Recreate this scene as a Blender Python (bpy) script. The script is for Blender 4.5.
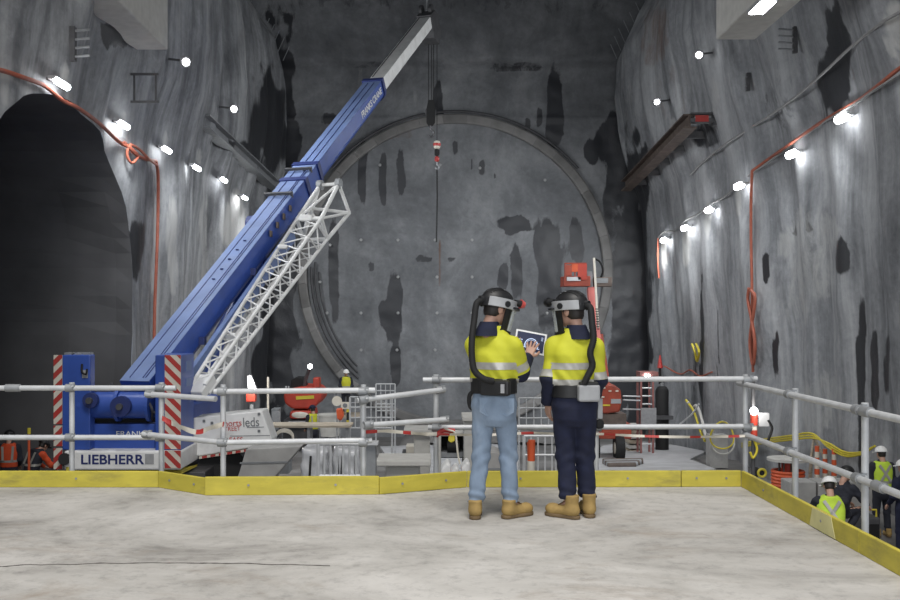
import bpy, bmesh, math, random
import numpy as np
from mathutils import Vector, Matrix, noise as mnoise

random.seed(7)
for o in list(bpy.data.objects):
    bpy.data.objects.remove(o)
SC = bpy.context.scene
COL = SC.collection

# ------------------------------------------------------------------ camera
EYE = 1.65            # eye height above the deck
FPX = 1000.0          # focal length in pixels of a 900 px wide frame
VX, VY = 434.0, 314.0 # vanishing point of the cavern axis
cam_d = bpy.data.cameras.new('camera')
cam = bpy.data.objects.new('camera', cam_d)
COL.objects.link(cam)
cam.location = (0, 0, EYE)
cam.rotation_euler = (math.pi / 2, 0, 0)
cam_d.sensor_width = 36.0
cam_d.lens = 36.0 * FPX / 900.0
cam_d.shift_x = (450 - VX) / 900.0
cam_d.shift_y = (VY - 300) / 900.0
cam_d.clip_end = 300
SC.camera = cam

# ------------------------------------------------------------------ light
SC.view_settings.view_transform = 'Standard'
SC.view_settings.look = 'None'
SC.view_settings.gamma = 1.0
SC.view_settings.use_curve_mapping = False
SC.view_settings.exposure = -0.13

world = bpy.data.worlds.new('world')
SC.world = world
world.use_nodes = True
wb = world.node_tree.nodes['Background']
wb.inputs[0].default_value = (0.76, 0.86, 1.0, 1)
wb.inputs[1].default_value = 0.32


def area_light(name, loc, target, sx, sy, power, color=(1, 1, 1)):
    d = bpy.data.lights.new(name, 'AREA')
    d.shape = 'RECTANGLE'
    d.size, d.size_y = sx, sy
    d.energy = power
    d.color = color
    o = bpy.data.objects.new(name, d)
    COL.objects.link(o)
    o.location = loc
    o.rotation_euler = (Vector(target) - Vector(loc)).to_track_quat('-Z', 'Y').to_euler()
    return o


# added unseen area light above, brightening the deck and the men
area_light('overhead_fill', (0.0, 1.5, 20.0), (0.0, 7.0, 0), 8, 8, 4100, (1.0, 0.965, 0.92))
# added unseen fill behind the deck, brightening walls and headwall
area_light('added_fill', (1.5, -8.0, 5.0), (1.5, 45, 0.5), 12, 4, 1300, (0.96, 0.98, 1.0))


def spot_light(name, loc, aim, power, angle=150, color=(0.95, 0.98, 1.0), r=0.15, parent=None):
    d = bpy.data.lights.new(name, 'SPOT')
    d.energy = power
    d.color = color
    d.shadow_soft_size = r
    d.spot_size = math.radians(angle)
    d.spot_blend = 1.0
    o = bpy.data.objects.new(name, d)
    COL.objects.link(o)
    o.rotation_euler = Vector(aim).to_track_quat('-Z', 'Y').to_euler()
    o.parent = parent
    o.location = Vector(loc) - ORG[parent.name]
    return o


def point_light(name, loc, power, color=(1, 0.96, 0.9), r=0.08, parent=None):
    d = bpy.data.lights.new(name, 'POINT')
    d.energy = power
    d.color = color
    d.shadow_soft_size = r
    o = bpy.data.objects.new(name, d)
    COL.objects.link(o)
    if parent is not None:
        o.parent = parent
        o.location = Vector(loc) - ORG[parent.name]
    else:
        o.location = loc
    return o


# ------------------------------------------------------------------ helpers
ORG = {}


def P(x, y, d):
    """world point seen at photo pixel (x, y) at depth d"""
    return Vector(((x - VX) * d / FPX, d, EYE - (y - VY) * d / FPX))


def tag(o, label=None, cat=None, group=None, kind=None):
    if label: o['label'] = label
    if cat: o['category'] = cat
    if group: o['group'] = group
    if kind: o['kind'] = kind
    return o


def thing(name, label, cat, loc, group=None, kind=None):
    o = bpy.data.objects.new(name, None)
    o.empty_display_size = 0.2
    COL.objects.link(o)
    o.location = loc
    ORG[o.name] = Vector(loc)
    return tag(o, label, cat, group, kind)


def link_mesh(name, verts, faces, mats, parent=None, smooth=False, midx=None, label=None):
    verts = np.asarray(verts, dtype=float).reshape(-1, 3)
    if parent is None:
        mn, mx = verts.min(0), verts.max(0)
        org = Vector(((mn[0] + mx[0]) / 2, (mn[1] + mx[1]) / 2, mn[2]))
    else:
        org = ORG[parent.name]
    me = bpy.data.meshes.new(name)
    me.from_pydata((verts - np.array(org)).tolist(), [], faces)
    if not isinstance(mats, (list, tuple)):
        mats = [mats]
    for m in mats:
        me.materials.append(m)
    if midx is not None:
        me.polygons.foreach_set('material_index', midx)
    if smooth:
        me.polygons.foreach_set('use_smooth', [True] * len(me.polygons))
    me.update()
    o = bpy.data.objects.new(name, me)
    COL.objects.link(o)
    if parent is None:
        o.location = org
    else:
        o.parent = parent
    ORG[o.name] = org
    if label:
        o['label'] = label
    return o


class MB:
    def __init__(self):
        self.v, self.f = [], []

    def add(self, vs, fs):
        n = len(self.v)
        self.v += [tuple(p) for p in vs]
        self.f += [tuple(i + n for i in f) for f in fs]
        return self

    def boxm(self, M, s):
        x, y, z = s[0] / 2, s[1] / 2, s[2] / 2
        c = [(-x, -y, -z), (x, -y, -z), (x, y, -z), (-x, y, -z), (-x, -y, z), (x, -y, z), (x, y, z), (-x, y, z)]
        return self.add([M @ Vector(p) for p in c],
                        [(0, 3, 2, 1), (4, 5, 6, 7), (0, 1, 5, 4), (1, 2, 6, 5), (2, 3, 7, 6), (3, 0, 4, 7)])

    def box(self, c, s, rz=0):
        return self.boxm(Matrix.Translation(Vector(c)) @ Matrix.Rotation(rz, 4, 'Z'), s)

    def box2(self, a, b):
        a, b = Vector(a), Vector(b)
        return self.box((a + b) / 2, [abs(q) for q in (b - a)])

    def bar(self, a, b, w, h, up=(0, 0, 1)):
        """rectangular bar from a to b"""
        a, b = Vector(a), Vector(b)
        d = (b - a)
        y = d.normalized()
        x = y.cross(Vector(up))
        if x.length < 1e-4: x = Vector((1, 0, 0))
        x.normalize()
        z = x.cross(y)
        M = Matrix((x, y, z)).transposed().to_4x4()
        M.translation = (a + b) / 2
        return self.boxm(M, (w, d.length, h))

    def tube(self, pts, r, n=8, cap=True):
        pts = [Vector(p) for p in pts]
        m = len(pts)
        rs = r if isinstance(r, (list, tuple)) else [r] * m
        t0 = (pts[1] - pts[0]).normalized()
        ref = Vector((0, 0, 1)) if abs(t0.z) < 0.9 else Vector((1, 0, 0))
        u = t0.cross(ref).normalized()
        vs, fs = [], []
        for i in range(m):
            t = (pts[min(i + 1, m - 1)] - pts[max(i - 1, 0)])
            if t.length < 1e-9: t = t0.copy()
            t.normalize()
            u = (u - t * u.dot(t))
            if u.length < 1e-6: u = t.orthogonal()
            u.normalize()
            w = t.cross(u)
            for k in range(n):
                a = 2 * math.pi * k / n
                vs.append(pts[i] + (u * math.cos(a) + w * math.sin(a)) * rs[i])
        for i in range(m - 1):
            for k in range(n):
                k2 = (k + 1) % n
                fs.append((i * n + k, i * n + k2, (i + 1) * n + k2, (i + 1) * n + k))
        if cap:
            fs.append(tuple(range(n - 1, -1, -1)))
            fs.append(tuple((m - 1) * n + k for k in range(n)))
        return self.add(vs, fs)

    def cyl(self, a, b, r, r2=None, n=14):
        return self.tube([a, b], [r, r if r2 is None else r2], n)

    def extr(self, poly, vec):
        poly = [Vector(p) for p in poly]
        vec = Vector(vec)
        n = len(poly)
        fs = [tuple(range(n - 1, -1, -1)), tuple(range(n, 2 * n))]
        for i in range(n):
            j = (i + 1) % n
            fs.append((i, j, n + j, n + i))
        return self.add(poly + [p + vec for p in poly], fs)

    def sphere(self, c, r, nu=14, nv=8, M=None, v0=-math.pi / 2, v1=math.pi / 2):
        if not isinstance(r, (list, tuple)): r = (r, r, r)
        c = Vector(c)
        vs, fs = [], []
        for j in range(nv + 1):
            b = v0 + (v1 - v0) * j / nv
            for i in range(nu):
                a = 2 * math.pi * i / nu
                p = Vector((r[0] * math.cos(a) * math.cos(b), r[1] * math.sin(a) * math.cos(b), r[2] * math.sin(b)))
                if M is not None: p = M @ p
                vs.append(c + p)
        for j in range(nv):
            for i in range(nu):
                i2 = (i + 1) % nu
                fs.append((j * nu + i, j * nu + i2, (j + 1) * nu + i2, (j + 1) * nu + i))
        return self.add(vs, fs)

    def lathe(self, prof, c, n=20, M=None):
        c = Vector(c)
        vs, fs = [], []
        for (r, z) in prof:
            for i in range(n):
                a = 2 * math.pi * i / n
                p = Vector((r * math.cos(a), r * math.sin(a), z))
                if M is not None: p = M @ p
                vs.append(c + p)
        for j in range(len(prof) - 1):
            for i in range(n):
                i2 = (i + 1) % n
                fs.append((j * n + i, j * n + i2, (j + 1) * n + i2, (j + 1) * n + i))
        return self.add(vs, fs)

    def build(self, name, mat, parent=None, smooth=False, bevel=0, label=None):
        o = link_mesh(name, self.v, self.f, mat, parent, smooth, label=label)
        me = o.data
        bm = bmesh.new()
        bm.from_mesh(me)
        bmesh.ops.recalc_face_normals(bm, faces=bm.faces[:])
        bm.to_mesh(me)
        bm.free()
        if bevel:
            b = o.modifiers.new('bevel', 'BEVEL')
            b.width = bevel
            b.segments = 2
            b.limit_method = 'ANGLE'
        if smooth:
            try:
                me.set_sharp_from_angle(angle=math.radians(40))
            except Exception:
                pass
        return o


def one(mb, name, mat, label, cat, group=None, smooth=False, bevel=0):
    return tag(mb.build(name, mat, None, smooth, bevel), label, cat, group)


def arc_pts(pts, n=8):
    """Catmull-Rom through points"""
    pts = [Vector(p) for p in pts]
    q = [pts[0] * 2 - pts[1]] + pts + [pts[-1] * 2 - pts[-2]]
    out = []
    for i in range(1, len(q) - 2):
        for k in range(n):
            t = k / n
            a, b, c, d = q[i - 1], q[i], q[i + 1], q[i + 2]
            out.append(0.5 * ((2 * b) + (c - a) * t + (2 * a - 5 * b + 4 * c - d) * t * t + (3 * b - a - 3 * c + d) * t ** 3))
    out.append(pts[-1])
    return out


def text_mesh(name, s, size, M, mat, parent, extrude=0.004, xs=1.0, bold=0.0):
    cu = bpy.data.curves.new('text_curve', 'FONT')
    cu.body = s
    cu.size = size
    cu.align_x = 'CENTER'
    cu.align_y = 'CENTER'
    cu.extrude = extrude
    cu.offset = bold
    to = bpy.data.objects.new('text_tmp', cu)
    COL.objects.link(to)
    dg = bpy.context.evaluated_depsgraph_get()
    me = bpy.data.meshes.new_from_object(to.evaluated_get(dg))
    vs = [M @ Vector((v.co.x * xs, v.co.y, v.co.z)) for v in me.vertices]
    fs = [tuple(p.vertices) for p in me.polygons]
    bpy.data.objects.remove(to)
    bpy.data.meshes.remove(me)
    return link_mesh(name, vs, fs, mat, parent)


def frame(o, x, y):
    """matrix with origin o, local x and y axes, z = x cross y"""
    x = Vector(x).normalized()
    z = x.cross(Vector(y)).normalized()
    y = z.cross(x)
    M = Matrix((x, y, z)).transposed().to_4x4()
    M.translation = Vector(o)
    return M


# ------------------------------------------------------------------ materials
def pm(name, col, rough=0.6, metal=0.0, var=0.12, scale=6.0, bump=0.0, stretch=(1, 1, 1), dirt=None, dirt_amt=0.5, rand=0.0):
    m = bpy.data.materials.new(name)
    m.use_nodes = True
    nt = m.node_tree
    N, L = nt.nodes, nt.links
    b = N['Principled BSDF']
    b.inputs['Roughness'].default_value = rough
    b.inputs['Metallic'].default_value = metal
    tc = N.new('ShaderNodeTexCoord')
    mp = N.new('ShaderNodeMapping')
    mp.inputs['Scale'].default_value = stretch
    L.new(tc.outputs['Object'], mp.inputs[0])
    n1 = N.new('ShaderNodeTexNoise')
    n1.inputs['Scale'].default_value = scale
    n1.inputs['Detail'].default_value = 5
    L.new(mp.outputs[0], n1.inputs[0])
    r = N.new('ShaderNodeValToRGB')
    c = Vector(col[:3])
    r.color_ramp.elements[0].color = (*(c * (1 - var)), 1)
    r.color_ramp.elements[1].color = (*[min(1, q) for q in (c * (1 + var))], 1)
    r.color_ramp.elements[0].position = 0.3
    r.color_ramp.elements[1].position = 0.7
    L.new(n1.outputs[0], r.inputs[0])
    out = r.outputs[0]
    if rand:
        oi = N.new('ShaderNodeObjectInfo')
        mr = N.new('ShaderNodeMapRange')
        mr.inputs[3].default_value = 1 - rand
        mr.inputs[4].default_value = 1 + rand
        L.new(oi.outputs['Random'], mr.inputs[0])
        mx = N.new('ShaderNodeMix'); mx.data_type = 'RGBA'; mx.blend_type = 'MULTIPLY'
        mx.inputs[0].default_value = 1
        L.new(out, mx.inputs[6]); L.new(mr.outputs[0], mx.inputs[7])
        out = mx.outputs[2]
    if dirt is not None:
        n2 = N.new('ShaderNodeTexNoise')
        n2.inputs['Scale'].default_value = scale * 0.45
        n2.inputs['Detail'].default_value = 8
        n2.inputs['Roughness'].default_value = 0.7
        L.new(mp.outputs[0], n2.inputs[0])
        r2 = N.new('ShaderNodeValToRGB')
        r2.color_ramp.elements[0].position = 0.52
        r2.color_ramp.elements[1].position = 0.72
        r2.color_ramp.elements[0].color = (0, 0, 0, 1)
        r2.color_ramp.elements[1].color = (dirt_amt, dirt_amt, dirt_amt, 1)
        L.new(n2.outputs[0], r2.inputs[0])
        mx = N.new('ShaderNodeMix'); mx.data_type = 'RGBA'
        mx.inputs[7].default_value = (*dirt[:3], 1)
        L.new(r2.outputs[0], mx.inputs[0]); L.new(out, mx.inputs[6])
        out = mx.outputs[2]
    L.new(out, b.inputs['Base Color'])
    if bump:
        bp = N.new('ShaderNodeBump')
        bp.inputs['Strength'].default_value = bump
        bp.inputs['Distance'].default_value = 0.02
        L.new(n1.outputs[0], bp.inputs['Height'])
        L.new(bp.outputs[0], b.inputs['Normal'])
    return m


def emit(name, col, strength):
    m = bpy.data.materials.new(name)
    m.use_nodes = True
    b = m.node_tree.nodes['Principled BSDF']
    b.inputs['Base Color'].default_value = (*col, 1)
    b.inputs['Emission Color'].default_value = (*col, 1)
    b.inputs['Emission Strength'].default_value = strength
    return m


def glassy(name, col=(0.9, 0.95, 0.97), alpha=0.25):
    m = bpy.data.materials.new(name)
    m.use_nodes = True
    b = m.node_tree.nodes['Principled BSDF']
    b.inputs['Base Color'].default_value = (*col, 1)
    b.inputs['Roughness'].default_value = 0.08
    b.inputs['Alpha'].default_value = alpha
    return m


def wall_material(name, c_dark, c_mid, c_light, streak=0.5, zs=0.05, hs=0.9, warp=2.6):
    """sprayed concrete: vertical run streaks, blotches, damp stains with painted shade (attribute) and rust (attribute)"""
    m = bpy.data.materials.new(name)
    m.use_nodes = True
    nt = m.node_tree
    N, L = nt.nodes, nt.links
    b = N['Principled BSDF']
    tc = N.new('ShaderNodeTexCoord')

    # coordinates bent by a large soft noise, so that the runs wander
    wn = N.new('ShaderNodeTexNoise')
    wn.inputs['Scale'].default_value = 0.16
    wn.inputs['Detail'].default_value = 2
    L.new(tc.outputs['Object'], wn.inputs[0])
    wv = N.new('ShaderNodeVectorMath'); wv.operation = 'MULTIPLY_ADD'
    wv.inputs[1].default_value = (warp, warp, 0)
    L.new(wn.outputs['Color'], wv.inputs[0]); L.new(tc.outputs['Object'], wv.inputs[2])

    def nz(scale, det, rough, mscale, dist=0.0):
        mp = N.new('ShaderNodeMapping')
        mp.inputs['Scale'].default_value = mscale
        L.new(wv.outputs[0], mp.inputs[0])
        n = N.new('ShaderNodeTexNoise')
        n.inputs['Scale'].default_value = scale
        n.inputs['Detail'].default_value = det
        n.inputs['Roughness'].default_value = rough
        n.inputs['Distortion'].default_value = dist
        L.new(mp.outputs[0], n.inputs[0])
        return n.outputs[0]

    big = nz(0.22, 5, 0.6, (1, 1, 1), 0.6)
    run = nz(hs, 6, 0.62, (1, 1, zs), 0.4)
    run2 = nz(hs * 3.2, 4, 0.6, (1, 1, zs * 0.9))
    fine = nz(4.0, 8, 0.75, (1, 1, 1), 0.3)

    def math_(op, a, bb):
        n = N.new('ShaderNodeMath'); n.operation = op
        for i, q in enumerate((a, bb)):
            if isinstance(q, (int, float)): n.inputs[i].default_value = q
            else: L.new(q, n.inputs[i])
        return n.outputs[0]

    s = math_('ADD', math_('MULTIPLY', big, 0.9 * (1 - streak)), math_('MULTIPLY', run, 0.75 * streak))
    s = math_('ADD', s, math_('MULTIPLY', run2, 0.35 * streak))
    s = math_('ADD', s, math_('MULTIPLY', fine, 0.24))
    r = N.new('ShaderNodeValToRGB')
    e = r.color_ramp.elements
    e[0].position, e[0].color = 0.42, (*c_dark, 1)
    e[1].position, e[1].color = 0.77, (*c_light, 1)
    k = e.new(0.585); k.color = (*c_mid, 1)
    L.new(s, r.inputs[0])
    out = r.outputs[0]

    def attr_mix(attr, col, edge_noise, lo, hi):
        nonlocal out
        a = N.new('ShaderNodeAttribute'); a.attribute_name = attr
        v = math_('ADD', a.outputs['Fac'], math_('MULTIPLY', math_('SUBTRACT', edge_noise, 0.5), 1.0))
        mr = N.new('ShaderNodeMapRange')
        mr.inputs[1].default_value, mr.inputs[2].default_value = lo, hi
        L.new(v, mr.inputs[0])
        mx = N.new('ShaderNodeMix'); mx.data_type = 'RGBA'
        L.new(mr.outputs[0], mx.inputs[0])
        L.new(out, mx.inputs[6])
        mx.inputs[7].default_value = (*col, 1)
        out = mx.outputs[2]
        return mr.outputs[0]

    med = nz(1.9, 8, 0.75, (1, 1, 0.35), 0.5)
    wet_shade = attr_mix('wet_shade', (c_dark[0] * 0.42, c_dark[1] * 0.42, c_dark[2] * 0.45), med, 0.42, 0.60)  # damp stains; also carries shade painted at wall ends and headwall edges
    attr_mix('pale', (0.50, 0.50, 0.49), med, 0.38, 0.85)
    attr_mix('rust', (0.16, 0.085, 0.055), med, 0.40, 0.85)
    L.new(out, b.inputs['Base Color'])
    rr = math_('SUBTRACT', 0.82, math_('MULTIPLY', wet_shade, 0.35))
    L.new(rr, b.inputs['Roughness'])
    bp = N.new('ShaderNodeBump')
    bp.inputs['Strength'].default_value = 0.55
    bp.inputs['Distance'].default_value = 0.08
    hgt = math_('ADD', math_('MULTIPLY', big, 0.6), math_('ADD', math_('MULTIPLY', run, 0.5), math_('MULTIPLY', fine, 0.35)))
    L.new(hgt, bp.inputs['Height'])
    L.new(bp.outputs[0], b.inputs['Normal'])
    return m


def deck_material():
    m = bpy.data.materials.new('deck_concrete')
    m.use_nodes = True
    nt = m.node_tree
    N, L = nt.nodes, nt.links
    b = N['Principled BSDF']
    tc = N.new('ShaderNodeTexCoord')

    def nz(scale, det, ms, dist=0.0, rough=0.6):
        mp = N.new('ShaderNodeMapping'); mp.inputs['Scale'].default_value = ms
        L.new(tc.outputs['Object'], mp.inputs[0])
        n = N.new('ShaderNodeTexNoise')
        n.inputs['Scale'].default_value = scale; n.inputs['Detail'].default_value = det
        n.inputs['Distortion'].default_value = dist; n.inputs['Roughness'].default_value = rough
        L.new(mp.outputs[0], n.inputs[0])
        return n.outputs[0]
    a = nz(0.75, 9, (0.7, 1, 1), 0.5, 0.68)
    r = N.new('ShaderNodeValToRGB')
    e = r.color_ramp.elements
    e[0].position, e[0].color = 0.34, (0.26, 0.246, 0.225, 1)
    e[1].position, e[1].color = 0.66, (0.585, 0.563, 0.53, 1)
    k = e.new(0.48); k.color = (0.44, 0.422, 0.392, 1)
    L.new(a, r.inputs[0])
    c = nz(9, 6, (1, 1, 1), 0, 0.75)
    r2 = N.new('ShaderNodeValToRGB')
    r2.color_ramp.elements[0].position, r2.color_ramp.elements[0].color = 0.30, (0.55, 0.55, 0.55, 1)
    r2.color_ramp.elements[1].position, r2.color_ramp.elements[1].color = 0.50, (1, 1, 1, 1)
    L.new(c, r2.inputs[0])
    mx = N.new('ShaderNodeMix'); mx.data_type = 'RGBA'; mx.blend_type = 'MULTIPLY'; mx.inputs[0].default_value = 0.6
    L.new(r.outputs[0], mx.inputs[6]); L.new(r2.outputs[0], mx.inputs[7])
    # brown dust blotches
    d = nz(1.1, 8, (0.6, 1.1, 1), 0.5, 0.75)
    r3 = N.new('ShaderNodeValToRGB')
    r3.color_ramp.elements[0].position, r3.color_ramp.elements[0].color = 0.55, (0, 0, 0, 1)
    r3.color_ramp.elements[1].position, r3.color_ramp.elements[1].color = 0.72, (0.7, 0.7, 0.7, 1)
    L.new(d, r3.inputs[0])
    mx2 = N.new('ShaderNodeMix'); mx2.data_type = 'RGBA'
    mx2.inputs[7].default_value = (0.30, 0.25, 0.20, 1)
    L.new(r3.outputs[0], mx2.inputs[0]); L.new(mx.outputs[2], mx2.inputs[6])
    L.new(mx2.outputs[2], b.inputs['Base Color'])
    b.inputs['Roughness'].default_value = 0.75
    bp = N.new('ShaderNodeBump'); bp.inputs['Strength'].default_value = 0.3; bp.inputs['Distance'].default_value = 0.01
    L.new(c, bp.inputs['Height']); L.new(bp.outputs[0], b.inputs['Normal'])
    return m


M = {}
M['wall'] = wall_material('shotcrete_side', (0.048, 0.051, 0.056), (0.17, 0.176, 0.187), (0.40, 0.41, 0.42), 0.75)
M['wallR'] = wall_material('shotcrete_right', (0.060, 0.064, 0.070), (0.215, 0.223, 0.237), (0.44, 0.45, 0.465), 0.75)
M['head'] = wall_material('shotcrete_head', (0.085, 0.089, 0.096), (0.180, 0.187, 0.198), (0.34, 0.348, 0.36), 0.35, 0.5, 0.5, 2.0)
M['deck'] = deck_material()
M['slab'] = pm('slab_concrete', (0.36, 0.355, 0.345), 0.8, 0, 0.15, 3, 0.3, dirt=(0.15, 0.14, 0.13))
M['ground'] = pm('ground_mud', (0.17, 0.165, 0.16), 0.6, 0, 0.4, 0.6, 0.4, dirt=(0.08, 0.08, 0.08), dirt_amt=0.7)
M['patch'] = pm('pale_screed', (0.45, 0.45, 0.46), 0.6, 0, 0.15, 1.2, 0.2, dirt=(0.25, 0.25, 0.25))
M['crack'] = pm('crack_dark', (0.12, 0.11, 0.10), 0.9)
M['yellow_board'] = pm('yellow_painted_timber', (0.52, 0.44, 0.055), 0.6, 0, 0.12, 4, 0.15, (1, 1, 3), dirt=(0.20, 0.17, 0.06), dirt_amt=0.6)
M['yellow_pale'] = pm('worn_yellow_paint', (0.66, 0.62, 0.30), 0.65, 0, 0.12, 4)
M['galv'] = pm('galvanised_steel', (0.56, 0.57, 0.58), 0.45, 0.15, 0.10, 8, dirt=(0.33, 0.32, 0.31), dirt_amt=0.4)
M['galvd'] = pm('dull_galvanised', (0.30, 0.31, 0.32), 0.55, 0.4, 0.15, 8)
M['steel'] = pm('dark_steel', (0.10, 0.10, 0.105), 0.55, 0.5, 0.2, 5)
M['rusty'] = pm('rusty_steel', (0.13, 0.10, 0.085), 0.7, 0.2, 0.3, 4, dirt=(0.05, 0.045, 0.04))
M['blue'] = pm('crane_blue', (0.035, 0.085, 0.36), 0.38, 0, 0.10, 2.0, dirt=(0.03, 0.05, 0.14), dirt_amt=0.45)
M['bluelt'] = pm('crane_blue_pale', (0.155, 0.22, 0.42), 0.6, 0, 0.15, 1.5, dirt=(0.20, 0.25, 0.38), dirt_amt=0.6)  # paler blue for the boom's top faces and a few plates
M['bluedk'] = pm('crane_blue_collar', (0.02, 0.035, 0.15), 0.5, 0, 0.1)
M['cwhite'] = pm('crane_white', (0.78, 0.78, 0.77), 0.5, 0, 0.08, 3, dirt=(0.42, 0.40, 0.37), dirt_amt=0.5)
M['red'] = pm('warning_red', (0.42, 0.035, 0.03), 0.5, 0, 0.1, 5, dirt=(0.25, 0.06, 0.05))
M['offwhite'] = pm('reflective_white', (0.62, 0.58, 0.50), 0.5, 0, 0.08, 5)
M['navytxt'] = pm('navy_lettering', (0.02, 0.03, 0.14), 0.5)
M['black'] = pm('black_rubber', (0.006, 0.006, 0.0065), 0.75, 0, 0.2, 10)
M['blackpl'] = pm('black_plastic', (0.009, 0.009, 0.010), 0.5, 0, 0.2, 10)
M['greypl'] = pm('light_grey_plastic', (0.33, 0.335, 0.345), 0.45, 0, 0.12, 10)
M['midgrey'] = pm('mid_grey_paint', (0.22, 0.23, 0.24), 0.6, 0, 0.1, 6)
M['machred'] = pm('machine_red', (0.45, 0.045, 0.025), 0.5, 0, 0.15, 3, dirt=(0.18, 0.06, 0.04))
M['ewpo'] = pm('lift_orange_red', (0.32, 0.052, 0.026), 0.5, 0, 0.2, 3, dirt=(0.15, 0.05, 0.04))
M['pinkred'] = pm('lift_arm_faded_red', (0.60, 0.17, 0.15), 0.55, 0, 0.08, 2)
M['orange'] = pm('cable_orange', (0.36, 0.10, 0.06), 0.55, 0, 0.15, 6)
M['orangecone'] = pm('traffic_orange', (0.62, 0.10, 0.03), 0.5, 0, 0.1, 5)
M['greycable'] = pm('grey_cable', (0.28, 0.28, 0.28), 0.6)
M['hoseyel'] = pm('yellow_hose', (0.60, 0.50, 0.04), 0.5, 0, 0.1, 5)
M['hivis'] = pm('hivis_yellow_cloth', (0.52, 0.52, 0.028), 0.75, 0, 0.07, 7, 0.25)
M['hivisg'] = pm('hivis_lime_cloth', (0.52, 0.72, 0.06), 0.75, 0, 0.08, 7)
M['hiviso'] = pm('hivis_orange_cloth', (0.62, 0.075, 0.02), 0.75, 0, 0.1, 7)
M['tape'] = pm('reflective_tape', (0.40, 0.39, 0.36), 0.4, 0.25, 0.06, 30)
M['navy'] = pm('navy_cotton', (0.006, 0.009, 0.030), 0.85, 0, 0.25, 14, 0.2)
M['navytr'] = pm('navy_trousers', (0.007, 0.010, 0.032), 0.85, 0, 0.25, 14, 0.2)
M['jeans'] = pm('light_blue_denim', (0.20, 0.262, 0.35), 0.9, 0, 0.16, 9, 0.4, (1, 1, 0.6), dirt=(0.34, 0.40, 0.48), dirt_amt=0.6)
M['darkcloth'] = pm('dark_work_cloth', (0.018, 0.02, 0.03), 0.85, 0, 0.25, 10)
M['boot'] = pm('tan_nubuck', (0.33, 0.22, 0.075), 0.8, 0, 0.15, 14, 0.2)
M['sole'] = pm('tan_rubber_sole', (0.15, 0.10, 0.05), 0.8, 0, 0.15, 14)
M['lace'] = pm('brown_lace', (0.14, 0.08, 0.04), 0.8)
M['skin'] = pm('skin', (0.46, 0.27, 0.20), 0.55, 0, 0.06, 12)
M['dullred'] = pm('dull_red_frame', (0.26, 0.11, 0.10), 0.65, 0, 0.2, 4)
M['hair'] = pm('dark_hair', (0.015, 0.011, 0.009), 0.6, 0, 0.3, 30)
M['eye'] = pm('eye_dark', (0.03, 0.025, 0.02), 0.2)
M['shield'] = glassy('clear_visor', (0.85, 0.9, 0.93), 0.30)
M['lampred'] = pm('lamp_red', (0.62, 0.10, 0.09), 0.4)
M['helwhite'] = pm('white_helmet', (0.78, 0.78, 0.77), 0.4, 0, 0.04)
M['lamp'] = emit('lamp_glow', (0.97, 0.985, 1.0), 24)
M['screenlit'] = emit('tablet_screen_navy', (0.006, 0.010, 0.040), 0.5)
M['screenline'] = emit('tablet_screen_line', (0.50, 0.60, 0.80), 0.75)
M['tabwhite'] = pm('tablet_white_bezel', (0.80, 0.80, 0.80), 0.4, 0, 0.03)
M['plastic'] = pm('clear_plastic_wrap', (0.52, 0.53, 0.55), 0.3, 0, 0.25, 5, 0.5)
M['concw'] = pm('pale_precast', (0.52, 0.51, 0.48), 0.8, 0, 0.1, 4, 0.2)
M['timber'] = pm('raw_timber', (0.42, 0.36, 0.28), 0.8, 0, 0.2, 4, 0.1, (1, 1, 6))
M['redtxt'] = pm('red_marker', (0.50, 0.05, 0.045), 0.7)
M['greytxt'] = pm('grey_marker', (0.16, 0.17, 0.18), 0.7)
M['ringc'] = pm('ring_concrete', (0.20, 0.195, 0.19), 0.75, 0, 0.2, 1.5, 0.4, dirt=(0.12, 0.09, 0.075), dirt_amt=0.7, rand=0.28)
M['ringb'] = pm('ring_band_dark', (0.075, 0.075, 0.08), 0.6, 0, 0.3, 2, 0.3)
M['bolt'] = pm('bolt_plate', (0.42, 0.42, 0.42), 0.5, 0.4)

# ------------------------------------------------------------------ setting: walls
def floor_z(d):
    return -2.8 if d < 26 else -2.8 - 1.1 * (d - 26) / 19.0


WEND = 43.5   # depth where the side walls stop in front of the headwall
HEADY = 45.0
kl = [(-200, 232), (0, 245), (25, 262), (50, 280), (80, 286), (130, 287), (170, 283), (190, 277), (215, 270), (300, 267), (450, 262)]
kr = [(-200, 668), (0, 650), (30, 630), (60, 615), (100, 613), (130, 617), (170, 628), (200, 640), (240, 645), (300, 648), (450, 656)]


def prof(keys):
    zs = np.array([EYE - (y - VY) * WEND / FPX for y, x in keys])[::-1]
    xs = np.array([(x - VX) * WEND / FPX for y, x in keys])[::-1]
    return zs, xs


PL, PR = prof(kl), prof(kr)


def wall_x(side, Y, Z):
    zs, xs = PL if side < 0 else PR
    x = float(np.interp(Z, zs, xs))
    # soften the haunch away from the headwall, so that nearer bays run steeper
    t = min(1.0, max(0.0, (WEND - Y) / 22.0))
    base = float(np.interp(min(Z, 5.5), zs, xs))
    x = x * (1 - 0.35 * t) + base * 0.35 * t
    x += side * 0.5 * t * (1 if side > 0 else 0.15)
    s = 0.0 if side < 0 else 40.0
    f = mnoise.noise(Vector((Y * 0.30 + s, Z * 0.05, 1.7)))
    f2 = mnoise.noise(Vector((Y * 0.85 + s, Z * 0.10, 5.1)))
    f3 = mnoise.noise(Vector((Y * 1.9 + s, Z * 0.8, 9.3)))
    return x + 0.34 * f + 0.24 * f2 + 0.06 * f3


def on_wall(side, px, py, off=0.0):
    d = 25.0
    for _ in range(40):
        Z = EYE - (py - VY) * d / FPX
        X = wall_x(side, min(d, WEND), Z) - side * off
        d = 0.5 * d + 0.5 * (X * FPX / (px - VX))
        d = min(max(d, 8), WEND + 3)
    return P(px, py, d)


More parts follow.
